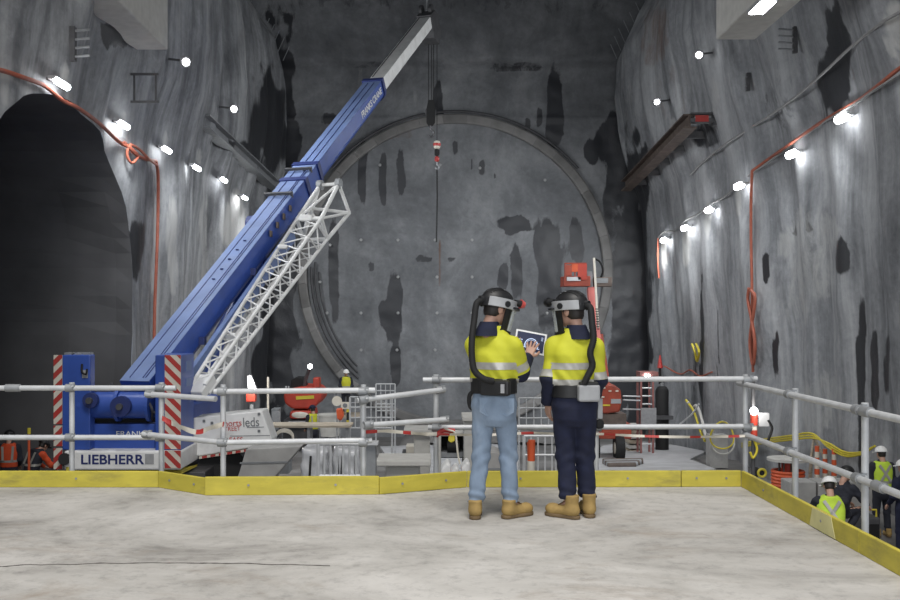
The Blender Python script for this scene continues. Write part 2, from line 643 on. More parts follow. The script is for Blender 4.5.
ARCH_Y, ARCH_A, ARCH_Z0, ARCH_B = 19.9, 3.9, 1.15, 4.65


def arch_f(Y, Z):
    if Z <= ARCH_Z0:
        return abs(Y - ARCH_Y) / ARCH_A
    return ((abs(Y - ARCH_Y) / ARCH_A) ** 3 + ((Z - ARCH_Z0) / ARCH_B) ** 3) ** (1 / 3)


def arch_project(Y, Z):
    lo, hi = 0.2, 3.0
    for _ in range(30):
        k = (lo + hi) / 2
        yy = ARCH_Y + (Y - ARCH_Y) * k
        zz = Z if Z <= ARCH_Z0 else ARCH_Z0 + (Z - ARCH_Z0) * k
        if arch_f(yy, zz) < 1: lo = k
        else: hi = k
    return yy, zz


def px_blob(px, py, spec):
    """soft rectangle mask with ragged edges in photo-traced wall coordinates: (x0,y0,x1,y1,strength)"""
    x0, y0, x1, y1, s = spec
    w = max(1.0, (x1 - x0) / 2); h = max(1.0, (y1 - y0) / 2)
    n = mnoise.noise(Vector((px * 0.06, py * 0.025, x0 * 0.37)))
    n2 = mnoise.noise(Vector((px * 0.18, py * 0.07, y0 * 0.17)))
    u = abs(px - (x0 + x1) / 2 + n * w * 0.7) / w
    v = abs(py - (y0 + y1) / 2 + n2 * h * 0.3) / h
    d = max(u, v)
    if u > 0.001 and v > 0.6:
        d = max(d, (u ** 2 + v ** 2) ** 0.5 * 0.93)
    return s * max(0.0, min(1.0, (1.25 - d) / 0.5))


def side_wall(side, name, mat, wet_shades, pales, rusts):
    ys = np.arange(5.0, WEND + 0.01, 0.175)
    zs = np.arange(-4.2, 17.3, 0.175)
    ny, nz = len(ys), len(zs)
    vs = []
    state = np.zeros((ny, nz), int)
    YZ = [[(y, z) for z in zs] for y in ys]
    if side < 0:
        ins = np.array([[arch_f(y, z) < 1.0 for z in zs] for y in ys])
        for i in range(ny):
            for j in range(nz):
                if ins[i, j]:
                    nb = [(i + a, j + b) for a in (-1, 0, 1) for b in (-1, 0, 1)]
                    if any(0 <= a < ny and 0 <= b < nz and not ins[a, b] for a, b in nb):
                        state[i, j] = 1
                        YZ[i][j] = arch_project(ys[i], zs[j])
                    else:
                        state[i, j] = 2
    wet_shade, pale, rust = [], [], []
    for i in range(ny):
        for j in range(nz):
            y, z = YZ[i][j]
            x = wall_x(side, y, z)
            vs.append((x, y, z))
            px = VX + x * FPX / y
            py = VY - (z - EYE) * FPX / y
            wet_shade.append(max([px_blob(px, py, s) for s in wet_shades if s[0] - 30 < px < s[2] + 30] or [0]))
            pale.append(max([px_blob(px, py, s) for s in pales if s[0] - 30 < px < s[2] + 30] or [0]))
            rust.append(max([px_blob(px, py, s) for s in rusts if s[0] - 30 < px < s[2] + 30] or [0]))
    fs = []
    for i in range(ny - 1):
        for j in range(nz - 1):
            q = [(i, j), (i + 1, j), (i + 1, j + 1), (i, j + 1)]
            if any(state[a] == 2 for a in q) or all(state[a] == 1 for a in q):
                continue
            f = [a * nz + b for a, b in q]
            fs.append(tuple(f[::-1]) if side < 0 else tuple(f))
    # return face of the wall towards the headwall recess
    nv = len(vs)
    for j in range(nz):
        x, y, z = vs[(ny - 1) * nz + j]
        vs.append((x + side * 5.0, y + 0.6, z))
        wet_shade.append(1.0); pale.append(0); rust.append(0)  # whole end face darkened, recess shade put into the colour
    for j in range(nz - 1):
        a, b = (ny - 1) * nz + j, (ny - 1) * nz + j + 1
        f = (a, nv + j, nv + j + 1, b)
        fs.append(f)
    o = link_mesh(name, vs, fs, mat, None, smooth=True)
    for nm, arr in (('wet_shade', wet_shade), ('pale', pale), ('rust', rust)):
        at = o.data.attributes.new(nm, 'FLOAT', 'POINT')
        at.data.foreach_set('value', arr)
    return tag(o, kind='structure')


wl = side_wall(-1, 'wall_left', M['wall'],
               [(96, 20, 150, 48, .9), (250, 60, 290, 180, .7), (258, 200, 290, 470, 1.0), (128, 215, 142, 280, .8), (235, 140, 262, 165, .8),  # tall far-end strips are recess shade painted into the wall colour
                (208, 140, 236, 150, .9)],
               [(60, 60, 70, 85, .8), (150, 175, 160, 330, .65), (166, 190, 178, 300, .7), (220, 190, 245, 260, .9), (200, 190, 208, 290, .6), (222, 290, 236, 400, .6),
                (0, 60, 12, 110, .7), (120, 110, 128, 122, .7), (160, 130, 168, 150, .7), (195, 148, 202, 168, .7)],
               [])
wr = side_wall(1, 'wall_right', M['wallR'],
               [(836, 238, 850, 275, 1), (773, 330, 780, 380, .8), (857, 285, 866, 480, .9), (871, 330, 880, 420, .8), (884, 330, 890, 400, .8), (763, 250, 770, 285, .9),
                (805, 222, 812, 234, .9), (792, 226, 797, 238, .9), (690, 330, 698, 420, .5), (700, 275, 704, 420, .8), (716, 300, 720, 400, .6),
                (765, 30, 800, 200, .4), (820, 0, 850, 120, .85), (690, 120, 720, 150, .6), (740, 190, 756, 380, .35), (618, 130, 652, 420, .8)],  # last strip is corner shade painted beside the headwall
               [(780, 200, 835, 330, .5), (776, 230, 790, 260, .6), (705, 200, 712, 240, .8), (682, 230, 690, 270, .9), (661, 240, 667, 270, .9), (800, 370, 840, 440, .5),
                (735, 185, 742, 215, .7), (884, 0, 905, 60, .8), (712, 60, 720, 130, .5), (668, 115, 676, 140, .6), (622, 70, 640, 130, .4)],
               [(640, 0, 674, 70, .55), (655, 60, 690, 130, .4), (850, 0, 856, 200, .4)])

# headwall
xs = np.arange(-13.0, 14.01, 0.13)
zs = np.arange(-4.3, 17.3, 0.13)
wet_shades = [(385, 270, 402, 345, 1), (389, 340, 400, 388, 1), (380, 300, 392, 332, .8), (328, 215, 342, 320, .85), (499, 262, 508, 292, 1), (509, 245, 524, 300, 1), (536, 216, 564, 332, 1),
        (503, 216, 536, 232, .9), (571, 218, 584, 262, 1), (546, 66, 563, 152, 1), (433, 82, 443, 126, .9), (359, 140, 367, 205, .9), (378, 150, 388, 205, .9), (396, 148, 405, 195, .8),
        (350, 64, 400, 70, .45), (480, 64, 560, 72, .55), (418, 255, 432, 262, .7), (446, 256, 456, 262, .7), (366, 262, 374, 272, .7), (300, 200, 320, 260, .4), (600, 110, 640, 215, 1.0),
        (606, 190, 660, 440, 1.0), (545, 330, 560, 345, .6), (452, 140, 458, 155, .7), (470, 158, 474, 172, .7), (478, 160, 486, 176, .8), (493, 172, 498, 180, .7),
        (584, 140, 598, 165, .8), (524, 118, 530, 130, .8), (536, 108, 542, 128, .8), (262, 30, 297, 440, 1.0), (322, 112, 338, 126, .7), (560, 345, 600, 420, .5), (300, 180, 322, 230, .6), (250, -40, 660, 22, .42), (505, 216, 516, 236, .9)]  # tall side bands and top strip are shade painted into the headwall
pales = [(405, 200, 500, 235, .22), (340, 290, 380, 330, .2), (440, 280, 500, 340, .22), (470, 150, 540, 190, .2), (415, 205, 425, 250, .25), (385, 210, 395, 250, .3), (585, 230, 590, 330, .25), (520, 230, 533, 330, .25), (405, 345, 450, 380, .25), (357, 65, 364, 90, .4), (412, 88, 418, 110, .4)]
rusts = [(438, 235, 441, 290, .8), (378, 128, 412, 140, .5)]
vs, wet_shade, pale, rust = [], [], [], []
nx, nz_ = len(xs), len(zs)
for x in xs:
    for z in zs:
        px = VX + x * FPX / HEADY
        py = VY - (z - EYE) * FPX / HEADY
        y = HEADY
        y += 0.22 * mnoise.noise(Vector((x * 0.35, z * 0.35, 3))) + 0.07 * mnoise.noise(Vector((x * 1.1, z * 1.4, 8))) + 0.03 * mnoise.noise(Vector((x * 3, z * 3, 1)))
        ledge = 1 / (1 + math.exp(-(66 + 3 * mnoise.noise(Vector((x * .6, 0, 0))) - py) / 1.2))
        y -= 0.6 * ledge
        led2 = math.exp(-((py - 119 - 2 * mnoise.noise(Vector((x * .7, 2, 0)))) / 2.0) ** 2)
        y -= 0.12 * led2
        vs.append((x, y, z))
        wet_shade.append(max([px_blob(px, py, s) for s in wet_shades if s[0] - 25 < px < s[2] + 25] or [0]))
        pale.append(max([px_blob(px, py, s) for s in pales if s[0] - 25 < px < s[2] + 25] or [0]))
        rust.append(max([px_blob(px, py, s) for s in rusts if s[0] - 25 < px < s[2] + 25] or [0]))
fs = [(i * nz_ + j, (i + 1) * nz_ + j, (i + 1) * nz_ + j + 1, i * nz_ + j + 1) for i in range(nx - 1) for j in range(nz_ - 1)]
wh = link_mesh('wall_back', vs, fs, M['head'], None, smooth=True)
for nm, arr in (('wet_shade', wet_shade), ('pale', pale), ('rust', rust)):
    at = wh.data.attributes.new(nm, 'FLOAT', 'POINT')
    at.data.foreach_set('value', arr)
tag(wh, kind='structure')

# side tunnel behind the arch in the left wall
pts = []
for k in range(41):
    a = math.pi * k / 40
    y0, z0 = ARCH_Y + math.cos(a) * 9, ARCH_Z0 + math.sin(a) * 9
    pts.append(arch_project(y0, z0))
ring = [(ARCH_Y + ARCH_A, -4.0)] + pts + [(ARCH_Y - ARCH_A, -4.0)]
vs, fs = [], []
steps = [0, 0.4, 1.5, 4, 8, 13]
for si, s in enumerate(steps):
    for (y, z) in ring:
        vs.append((wall_x(-1, y, z) - s, y + (0.12 * mnoise.noise(Vector((y, z, s))) if s else 0), z))
n = len(ring)
for si in range(len(steps) - 1):
    for k in range(n - 1):
        fs.append((si * n + k, si * n + k + 1, (si + 1) * n + k + 1, (si + 1) * n + k))
fs.append(tuple((len(steps) - 1) * n + k for k in range(n)))
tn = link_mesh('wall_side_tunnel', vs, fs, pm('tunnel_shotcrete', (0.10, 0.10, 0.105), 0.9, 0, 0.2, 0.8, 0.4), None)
tag(tn, kind='structure')

# roof vault over the far part of the cavern (left open above the deck for the added overhead light)
vs, fs = [], []
for y in (7.5, 46.0):
    for k in range(13):
        a = math.pi * k / 12
        vs.append((0.7 - 10.5 * math.cos(a), y, 15.5 + 1.2 * math.sin(a)))
for k in range(12):
    fs.append((k, k + 1, 13 + k + 1, 13 + k))
tag(link_mesh('ceiling', vs, fs, M['wall'], None), kind='structure')

# ground of the excavation
vs, fs = [], []
gx = np.linspace(-22, 14, 60); gy = np.concatenate([np.linspace(-8, 24, 20), np.linspace(25, 46, 50)])
for y in gy:
    for x in gx:
        vs.append((x, y, floor_z(y) + 0.05 * mnoise.noise(Vector((x * .5, y * .5, 0)))))
for j in range(len(gy) - 1):
    for i in range(len(gx) - 1):
        a = j * len(gx) + i
        fs.append((a, a + 1, a + len(gx) + 1, a + len(gx)))
tag(link_mesh('floor', vs, fs, M['ground'], None, smooth=True), kind='structure')

# ------------------------------------------------------------------ deck slab
def DX(px, y=487.0):
    s = (y - VY) / EYE
    return (px - VX) / s, FPX / s


eL = 9.54
edge = [(-7.4, eL), DX(158, 487.5), DX(207, 495.5), DX(388, 494.5), DX(467, 487.5), (2.93, eL), (2.93, -6.0), (-7.4, -6.0)]
mb = MB().extr([(x, y, -0.42) for x, y in edge[::-1]], (0, 0, 0.42))
deck = mb.build('deck_slab', M['deck'])
tag(deck, kind='structure')
# crack in the slab
pts = []
for k in range(60):
    t = k / 59
    px = -10 + 340 * t
    py = 566.5 - 3.5 * math.sin(t * 3.0) + 1.2 * mnoise.noise(Vector((t * 14, 0, 0)))
    X, Y = DX(px, py)
    pts.append((X, Y))
vs, fs = [], []
for k, (X, Y) in enumerate(pts):
    w = 0.016 * (0.5 + abs(mnoise.noise(Vector((k * .5, 1, 0)))))
    vs += [(X, Y - w, 0.0015), (X, Y + w, 0.0015)]
for k in range(len(pts) - 1):
    fs.append((2 * k, 2 * k + 2, 2 * k + 3, 2 * k + 1))
link_mesh('crack', vs, fs, M['crack'], deck)

# supporting columns below the slab
for k, (x, y) in enumerate([(-6.5, 8.3), (2.4, 8.6), (2.4, 1.0)]):
    mb = MB().box2((x - .2, y - .2, -2.8), (x + .2, y + .2, -0.42))
    mb.box2((x - .4, y - .4, -2.85), (x + .4, y + .4, -2.65))
    tag(mb.build('trim_%d' % (k + 1), M['slab']), kind='structure')

# ------------------------------------------------------------------ toe boards
TB = 0.035


def toe_board(a, b, h, label, zt0=0.0, pale=None):
    a = Vector((a[0], a[1], 0)); b = Vector((b[0], b[1], 0))
    d = (b - a).normalized()
    nrm = Vector((-d.y, d.x, 0))
    mb = MB()
    c0 = a + nrm * 0.0
    mb.extr([c0, b, b + nrm * TB, c0 + nrm * TB], (0, 0, h))
    t = thing('toe_board', label, 'board', (a + b) / 2, 'yellow toe boards along the deck edge')
    o = mb.build('plank', M['yellow_board'], t, bevel=0.006)
    n = max(2, int((b - a).length / 1.2))
    for k in range(n):
        p = a + d * ((b - a).length * (k + 0.5) / n) - nrm * 0.004
        MB().cyl(p + Vector((0, 0, h * .55)), p - nrm * -0.002 + Vector((0, 0, h * .55)) - nrm * 0.008, 0.011, n=8).build('screw', M['galvd'], o)
    if pale:
        p0 = a + d * pale[0] - nrm * 0.003; p1 = a + d * pale[1] - nrm * 0.003
        MB().extr([p0 + Vector((0, 0, h * .05)), p1 + Vector((0, 0, h * .05)), p1 + Vector((0, 0, h)) - d * .08, p0 + Vector((0, 0, h)) + d * .06], -nrm * 0.003).build('worn_patch', M['yellow_pale'], o)
    return t


E = edge
toe_board((-7.3, E[0][1]), E[1], 0.155, 'long yellow toe board below the rail in front of the blue crane')
toe_board(E[1], E[2], 0.155, 'short yellow toe board set at an angle beside the crane counterweight')
toe_board((E[2][0] - .02, E[2][1]), (DX(379, 494.6)), 0.168, 'yellow toe board in front of the white crane carrier and scaffold gate')
toe_board(DX(379.8, 494.6), E[4], 0.155, 'slanting yellow toe board left of the man in light jeans')
p4 = Vector((E[4][0], E[4][1])); p5 = Vector((2.93, eL)); pm_ = DX(681, 487)
toe_board(E[4], pm_, 0.155, 'yellow toe board directly behind the legs of the two men')
toe_board((pm_[0] + .006, pm_[1]), (2.93, eL), 0.155, 'short yellow toe board next to the right deck corner')
toe_board((2.93, eL), (2.93, 6.9), 0.155, 'yellow toe board running from the deck corner along the right side', pale=(1.75, 2.25))
toe_board((2.93, 6.89), (2.93, 1.0), 0.155, 'nearest yellow toe board on the right edge of the deck')

# ------------------------------------------------------------------ guard rails
RR = 0.026
RG = 'galvanised tube guard rails around the deck'


def coupler(p, t, axis):
    """swivel clamp around a tube"""
    a = Vector(axis).normalized()
    o = MB().cyl(Vector(p) - a * 0.04, Vector(p) + a * 0.04, RR + 0.013, n=12)
    s = a.orthogonal().normalized()
    o.box(Vector(p) + Vector((0.035, -0.02, 0.028)), (0.035, 0.035, 0.03))
    c = o.build('clamp', M['galvd'], t, smooth=True)
    MB().cyl(Vector(p) + Vector((0.04, -0.06, 0.02)), Vector(p) + Vector((0.04, -0.005, 0.02)), 0.008, n=6).build('bolt', M['galv'], c)


def rail(t, a, b, sleeve=None):
    a, b = Vector(a), Vector(b)
    o = MB().cyl(a, b, RR, n=14).build('rail', M['galv'], t, smooth=True)
    if sleeve is not None:
        d = (b - a).normalized()
        c = a + d * sleeve
        MB().cyl(c - d * .07, c + d * .07, RR + .012, n=14).build('sleeve', M['galvd'], o, smooth=True)
    return o


def post(t, x, y, top, bottom=-0.30):
    o = MB().cyl((x, y, bottom), (x, y, top), RR, n=14).build('post', M['galv'], t, smooth=True)
    MB().box((x, y - 0.0, -0.2), (0.1, 0.07, 0.2)).build('side_fixing', M['galvd'], o)
    return o


def rX(px, d): return (px - VX) * d / FPX


dA = 9.70
zA, zAm = EYE - (388 - VY) * dA / FPX, EYE - (437.5 - VY) * dA / FPX
t = thing('guard_rail', 'tube guard rail crossing in front of the blue crane rear', 'railing', (rX(80, dA), dA, 0), RG)
ra = rail(t, (rX(-170, dA), dA, zA), (rX(176, dA), dA, zA), sleeve=(183) * dA / FPX)
rail(t, (rX(-170, dA), dA, zAm), (rX(160, dA), dA, zAm))
for px in (-130, 70, 160):
    post(t, rX(px, dA), dA + 2 * RR, zA + .05)
    for z in (zA, zAm): coupler((rX(px, dA), dA, z), t, (1, 0, 0))
# angled link towards the crane's white carrier
dC = 9.25
zC, zCm = EYE - (391.5 - VY) * dC / FPX, EYE - (442.5 - VY) * dC / FPX
t = thing('guard_rail', 'short slanted pair of tubes linking two rails beside the striped counterweight', 'railing', (rX(180, 9.6), 9.5, 0), RG)
rail(t, P(146, 394, 9.64), P(216, 399, 9.31))
rail(t, P(143, 434, 9.64), P(218, 442, 9.31))
for p in (P(150, 394, 9.64), P(147, 434.5, 9.64)): coupler(p, t, (1, -.5, 0))
t = thing('guard_rail', 'tube guard rail in front of the white carrier and concrete ramp', 'railing', (rX(290, dC), dC, 0), RG)
rail(t, (rX(214, dC), dC, zC), (rX(375, dC), dC, zC + .012))
rail(t, (rX(222, dC), dC, zCm), (rX(372, dC), dC, zCm + .02))
for px in (222, 363):
    post(t, rX(px, dC), dC + 2 * RR, zC + .06)
    for z in (zC, zCm): coupler((rX(px, dC), dC, z), t, (1, 0, 0))
t = thing('guard_rail', 'short rising pair of tubes between the scaffold gate and the jeans man', 'railing', (rX(402, 9.5), 9.5, 0), RG)
rail(t, P(357, 400.5, 9.20), P(445, 389.5, 9.62))
rail(t, P(363, 425.5, 9.20), P(448, 419.5, 9.62))
for p in (P(440, 390, 9.62), P(444, 420, 9.62), P(363, 400, 9.2), P(368, 425, 9.2)): coupler(p, t, (1, .5, .1))
dE = 9.72
zE, zEm = EYE - (380 - VY) * dE / FPX, EYE - (427.5 - VY) * dE / FPX
t = thing('guard_rail', 'long tube guard rail running behind the two standing men', 'railing', (rX(590, dE), dE, 0), RG)
rail(t, (rX(423, dE), dE, zE), (rX(757, dE), dE, zE + .012))
rail(t, (rX(428, dE), dE, zEm), (rX(749, dE), dE, zEm + .01))
for px in (436, 597, 747):
    post(t, rX(px, dE), dE + 2 * RR, zE + .05)
    for z in (zE, zEm): coupler((rX(px, dE), dE, z), t, (1, 0, 0))
xF = 3.03
zF, zFm = 0.965, 0.475
t = thing('guard_rail', 'tube guard rail along the right deck edge above the workers', 'railing', (xF, 6, 0), RG)
rail(t, (xF, 9.95, zF), (xF, 0.5, zF), sleeve=2.95)
rail(t, (xF, 9.80, zFm), (xF, 0.5, zFm), sleeve=3.0)
for yy in (8.53, 7.15, 5.2, 3.2, 1.2):
    post(t, xF + 2 * RR, yy, zF + .05, -0.42)
    for z in (zF, zFm): coupler((xF, yy, z), t, (0, 1, 0))


# red and white barrier tape strung along the mid rails
def tape(pts, label, w=0.075, seed=1):
    pts = arc_pts(pts, 10)
    t = thing('barrier_tape', label, 'tape', pts[len(pts) // 2], 'red and white barrier tapes on the mid rails')
    acc, cur, col_ = 0, MB(), 0
    names = (('white_band', 'offwhite'), ('red_band', 'red'))
    for i in range(len(pts) - 1):
        a, b = pts[i], pts[i + 1]
        c_ = 1 if int(acc / 0.10) % 4 == 0 else 0
        if c_ != col_ and cur.v:
            cur.build(names[col_][0], M[names[col_][1]], t); cur = MB()
        col_ = c_
        tw = 0.6 * math.sin(i * 0.33 + seed)
        up = Vector((0.0, math.sin(tw), math.cos(tw))) * w / 2
        tw2 = 0.6 * math.sin((i + 1) * 0.33 + seed)
        up2 = Vector((0.0, math.sin(tw2), math.cos(tw2))) * w / 2
        th = Vector((0, 0.0015, 0))
        q = [a - up, b - up2, b + up2, a + up, a - up + th, b - up2 + th, b + up2 + th, a + up + th]
        n0 = len(cur.v)
        if n0:   # continue the strip so that a band is one connected piece
            cur.v += [tuple(q[k]) for k in (1, 2, 5, 6)]
            e = cur_end
            cur.f += [(e[0], n0, n0 + 1, e[1]), (e[3], n0 + 3, n0 + 2, e[2])]
            cur_end = (n0, n0 + 1, n0 + 2, n0 + 3)
        else:
            cur.v += [tuple(k) for k in q]
            cur.f += [(0, 1, 2, 3), (7, 6, 5, 4), (0, 4, 7, 3), (0, 1, 5, 4), (3, 2, 6, 7)]
            cur_end = (1, 2, 5, 6)
        acc += (b - a).length
    if cur.v: cur.build(names[col_][0], M[names[col_][1]], t)


tape([P(162, 418, 9.6), P(176, 425, 9.55), P(196, 432, 9.45), P(210, 428, 9.35), P(224, 424, 9.2)], 'twisted red and white tape tied across the angled rail', 0.05)
tape([P(366, 432, 9.25), P(385, 431, 9.35), P(405, 432.5, 9.5), P(424, 434, 9.6), P(437, 434, 9.65)], 'red and white tape under the rising rail tubes', 0.034, 2)
tape([P(437, 434, 9.65), P(480, 435, 9.65), P(530, 433, 9.65), P(560, 434, 9.65), P(600, 434, 9.65), P(640, 436, 9.65), P(690, 437, 9.65), P(745, 436, 9.65)], 'long red and white tape below the rail behind the men', 0.026, 3)

# ------------------------------------------------------------------ ring of the tunnel eye on the headwall
RC = Vector((rX(455, HEADY), HEADY - 0.12, EYE - (272 - VY) * HEADY / FPX))
RO = 157 * HEADY / FPX
t = thing('tunnel_ring', 'large pale concrete ring outlining the round tunnel eye on the end wall', 'ring', (RC.x, RC.y, RC.z))
nseg = 40
seg = None
for k in range(nseg):
    a0 = 2 * math.pi * k / nseg
    zmin = RC.z + RO * math.sin(a0 + math.pi / nseg)
    if zmin < floor_z(HEADY) - 0.1: continue
    if seg is None:
        vs, fs = [], []
        da = 2 * math.pi / nseg * 0.988
        sub = 5
        for j in range(sub + 1):
            a = -da / 2 + da * j / sub
            for (r, y) in ((RO, 0.1), (RO, -0.16), (RO - 0.06, -0.2), (RO - 0.36, -0.2), (RO - 0.42, -0.16), (RO - 0.42, 0.1)):
                vs.append((RC.x + r * math.cos(a), RC.y + y, RC.z + r * math.sin(a)))
        for j in range(sub):
            for q in range(6):
                q2 = (q + 1) % 6
                fs.append((j * 6 + q, j * 6 + q2, (j + 1) * 6 + q2, (j + 1) * 6 + q))
        fs += [tuple(range(6)), tuple(sub * 6 + q for q in range(5, -1, -1))]
        seg = MB().add(vs, fs).build('ring_segment', M['ringc'], t)
        s = seg
    else:
        s = bpy.data.objects.new('ring_segment', seg.data)
        COL.objects.link(s)
        s.parent = t
    s.rotation_euler = (0, -a0, 0)
# dark sealing bands inside the lower left of the ring
for r_, a0, a1 in ((RO - 0.62, 178, 228), (RO - 0.80, 176, 226), (RO - 0.98, 180, 224), (RO + 0.12, 40, 140)):
    pts = [(RC.x + r_ * math.cos(math.radians(a)), RC.y - 0.12, RC.z + r_ * math.sin(math.radians(a))) for a in np.linspace(a0, a1, 40)]
    MB().tube(pts, 0.06, 6).build('seal_band', M['ringb'], t, smooth=True)

# rock bolt plates
bl = [(327, 313), (361, 313), (398, 313), (437, 313), (472, 313), (547, 313), (397, 350), (435, 350), (320, 282), (435, 240), (472, 240), (398, 240), (361, 240), (510, 313), (361, 350), (472, 350),
      (398, 277), (437, 277), (472, 277), (440, 165), (480, 168), (380, 165), (330, 245), (545, 180)]
bolt_me = None
for px, py in bl:
    p = P(px, py, HEADY - 0.28)
    if bolt_me is None:
        o = MB().add(*(lambda b: (b.v, b.f))(MB().cyl(p, p + Vector((0, -.04, 0)), .07, .055, 8).cyl(p, p + Vector((0, -.1, 0)), .025, .02, 6))).build('rock_bolt', M['bolt'], wh)
        bolt_me, bp0 = o.data, p
    else:
        o = bpy.data.objects.new('rock_bolt', bolt_me); COL.objects.link(o); o.parent = wh
        o.location = p - bp0

# ------------------------------------------------------------------ concrete blocks, corbel beams, brackets on the side walls
mb = MB()
xi, zb = -6.2, EYE + 6.15
mb.box2((xi, 19.5, zb), (-8.2, 23.3, zb + 3.0))
o = one(mb, 'concrete_downstand', M['concw'], 'pale concrete downstand block high on the left wall', 'concrete block', bevel=.03)
mb = MB()
xi, zb = 6.5, EYE + 6.32
mb.box2((xi, 19.8, zb), (7.4, 23.05, zb + 3.0))
o = one(mb, 'concrete_downstand', M['concw'], 'pale concrete downstand block high on the right wall', 'concrete block', bevel=.03)
for y_ in (20.3, 21.5, 22.6):
    MB().box2((7.38, y_ - .2, zb + .9), (8.7, y_ + .2, zb + 2.6)).build('stub', M['concw'], o)
t = thing('strip_lamp', 'bright strip lamp under the right concrete block at the top edge', 'lamp', (6.68, 20.35, EYE + 6.25))
MB().box((6.68, 20.35, EYE + 6.28), (0.35, 0.9, 0.08)).build('housing', M['greypl'], t)
MB().box((6.68, 20.35, EYE + 6.23), (0.28, 0.8, 0.03)).build('tube', M['lamp'], t)


def ibeam(a, b, w, h, label, near_len, side, red=False, mat='rusty'):
    a, b = Vector(a), Vector(b)
    t = thing('corbel_beam', label, 'beam', a)
    z = Vector((0, 0, 1))
    MB().bar(a + z * h / 2, b + z * h / 2, w, .05).build('top_flange', M[mat], t)
    MB().bar(a - z * h / 2, b - z * h / 2, w, .05).build('bottom_flange', M[mat], t)
    MB().bar(a, b, .06, h).build('web', M[mat], t)
    s = side
    MB().box(a + Vector((s * near_len / 2, 0, 0)), (near_len, .3, .12)).box(a + Vector((s * near_len / 2, 0, .22)), (near_len, .3, .05)).box(a + Vector((s * near_len, 0, .1)), (.08, .32, .5)).build('end_bracket', M['steel'], t)
    if red:
        MB().box(a + Vector((s * near_len * .45, -.16, .05)), (near_len * .55, .03, .2)).build('red_plate', M['red'], t)
    k = 0
    for q in np.linspace(0.15, 0.9, 5):
        p = a.lerp(b, q)
        MB().box(p + Vector((s * .45, 0, -.05)), (.9, .16, .22)).build('wall_bracket', M['steel'], t)
    return t


ibeam(P(203, 121, 30.0), P(275, 186, 42.0), 0.42, 0.36, 'dark steel corbel beam along the left wall behind the crane boom', 0.85, -1, mat='galvd')
ibeam(P(690, 121, 31.5), P(626, 186, 42.5), 0.42, 0.40, 'rust brown corbel beam along the right wall with red plate', 0.75, 1, True)


def rung_bracket(c, w, h, side, label, n=4):
    """small ladder of steel pins fixed to the wall"""
    c = Vector(c)
    t = thing('wall_bracket', label, 'bracket', c, 'steel pin brackets on the side walls')
    MB().box(c, (.1, .12, h)).build('spine', M['steel'], t)
    for k in range(n):
        z = c.z - h / 2 + h * (k + .5) / n
        MB().cyl((c.x, c.y, z), (c.x - side * w, c.y - .1, z), .025, n=6).build('pin', M['galvd'], t)


rung_bracket(on_wall(-1, 73, 44, .1), .35, .65, -1, 'dark wall bracket with pins above the left side tunnel')
rung_bracket(on_wall(1, 795, 40, .1), .45, .65, 1, 'dark wall bracket with pins right of the concrete block')
rung_bracket(on_wall(1, 748, 82, .1), .12, .5, 1, 'thin wall bracket below the right concrete block', 2)
c = on_wall(-1, 134, 88, .15)
t = thing('wall_bracket', 'open steel frame of two rails on the left wall', 'bracket', c)
for dz in (.32, -.32):
    MB().box(c + Vector((.25, 0, dz)), (.65, .06, .05)).build('bar', M['steel'], t)
for dx in (0.0, .5):
    MB().box(c + Vector((dx, 0.02, 0)), (.04, .04, .64)).build('upright', M['steel'], t)

# starter bars along the top edges of the wall ends
for side, keys in ((-1, [(248, 4), (253, 12), (258, 20), (263, 28), (268, 34), (273, 40), (278, 47), (283, 56)]), (1, [(648, 2), (642, 12), (636, 22), (630, 30), (625, 38), (621, 46), (617, 54)])):
    t = thing('starter_bars', 'row of thin steel starter bars along the %s wall end near the top' % ('left' if side < 0 else 'right'), 'rebar', P(keys[3][0], keys[3][1], WEND))
    for px, py in keys:
        p = P(px, py, WEND - .05)
        MB().cyl(p - Vector((0, 0, .2)), p + Vector((-side * .28, 0, .42)), .02, n=5).build('bar', M['galvd'], t)

# ------------------------------------------------------------------ cables on the walls
def wall_cable(side, pxs, r, mat, name, label, cat='cable', off=0.12, n=6, group=None):
    pts = [on_wall(side, x, y, off) for x, y in pxs]
    pts = arc_pts(pts, n)
    return one(MB().tube(pts, r, 8), name, mat, label, cat, group, smooth=True)


wall_cable(-1, [(-40, 62), (0, 70), (22, 77), (45, 86), (62, 100), (78, 108), (100, 124), (118, 141), (128, 147), (140, 157), (156, 161)], .042, M['orange'], 'power_cable', 'orange cable sagging over the left side tunnel arch')
wall_cable(-1, [(124, 142), (133, 150), (138, 156), (132, 163), (127, 155), (130, 145), (140, 150), (150, 160), (157, 165)], .032, M['orange'], 'cable_loop', 'looped orange cable bundle on the left wall corner')
wall_cable(-1, [(156, 161), (158, 175), (158, 210), (157, 250), (155, 300), (154, 345)], .042, M['orange'], 'power_cable', 'orange cable hanging straight down the left wall')
wall_cable(1, [(930, 50), (900, 68), (880, 84), (860, 99), (845, 108), (820, 123), (790, 144), (770, 158), (752, 171)], .042, M['orange'], 'power_cable', 'red orange cable slanting down the right wall above the lamps')
wall_cable(1, [(930, 56), (900, 74), (878, 88), (858, 102), (838, 114), (815, 128), (785, 150), (760, 168), (748, 176)], .03, M['greycable'], 'cable', 'thin grey cable running beside the red orange cable')
wall_cable(1, [(752, 171), (751, 200), (751, 240), (752, 290), (752, 330), (753, 372)], .042, M['orange'], 'power_cable', 'orange cable hanging straight down the right wall')
wall_cable(1, [(749, 288), (748, 300), (752, 322), (755, 345), (753, 365), (750, 340), (755, 300), (751, 290)], .05, M['orange'], 'cable_loop', 'doubled orange cable loop low on the right wall', off=.2)
wall_cable(1, [(930, -6), (900, 12), (880, 24), (850, 48), (820, 76), (790, 101), (760, 122), (730, 141), (705, 160), (690, 175)], .035, M['greycable'], 'cable', 'grey cable crossing high on the right wall')
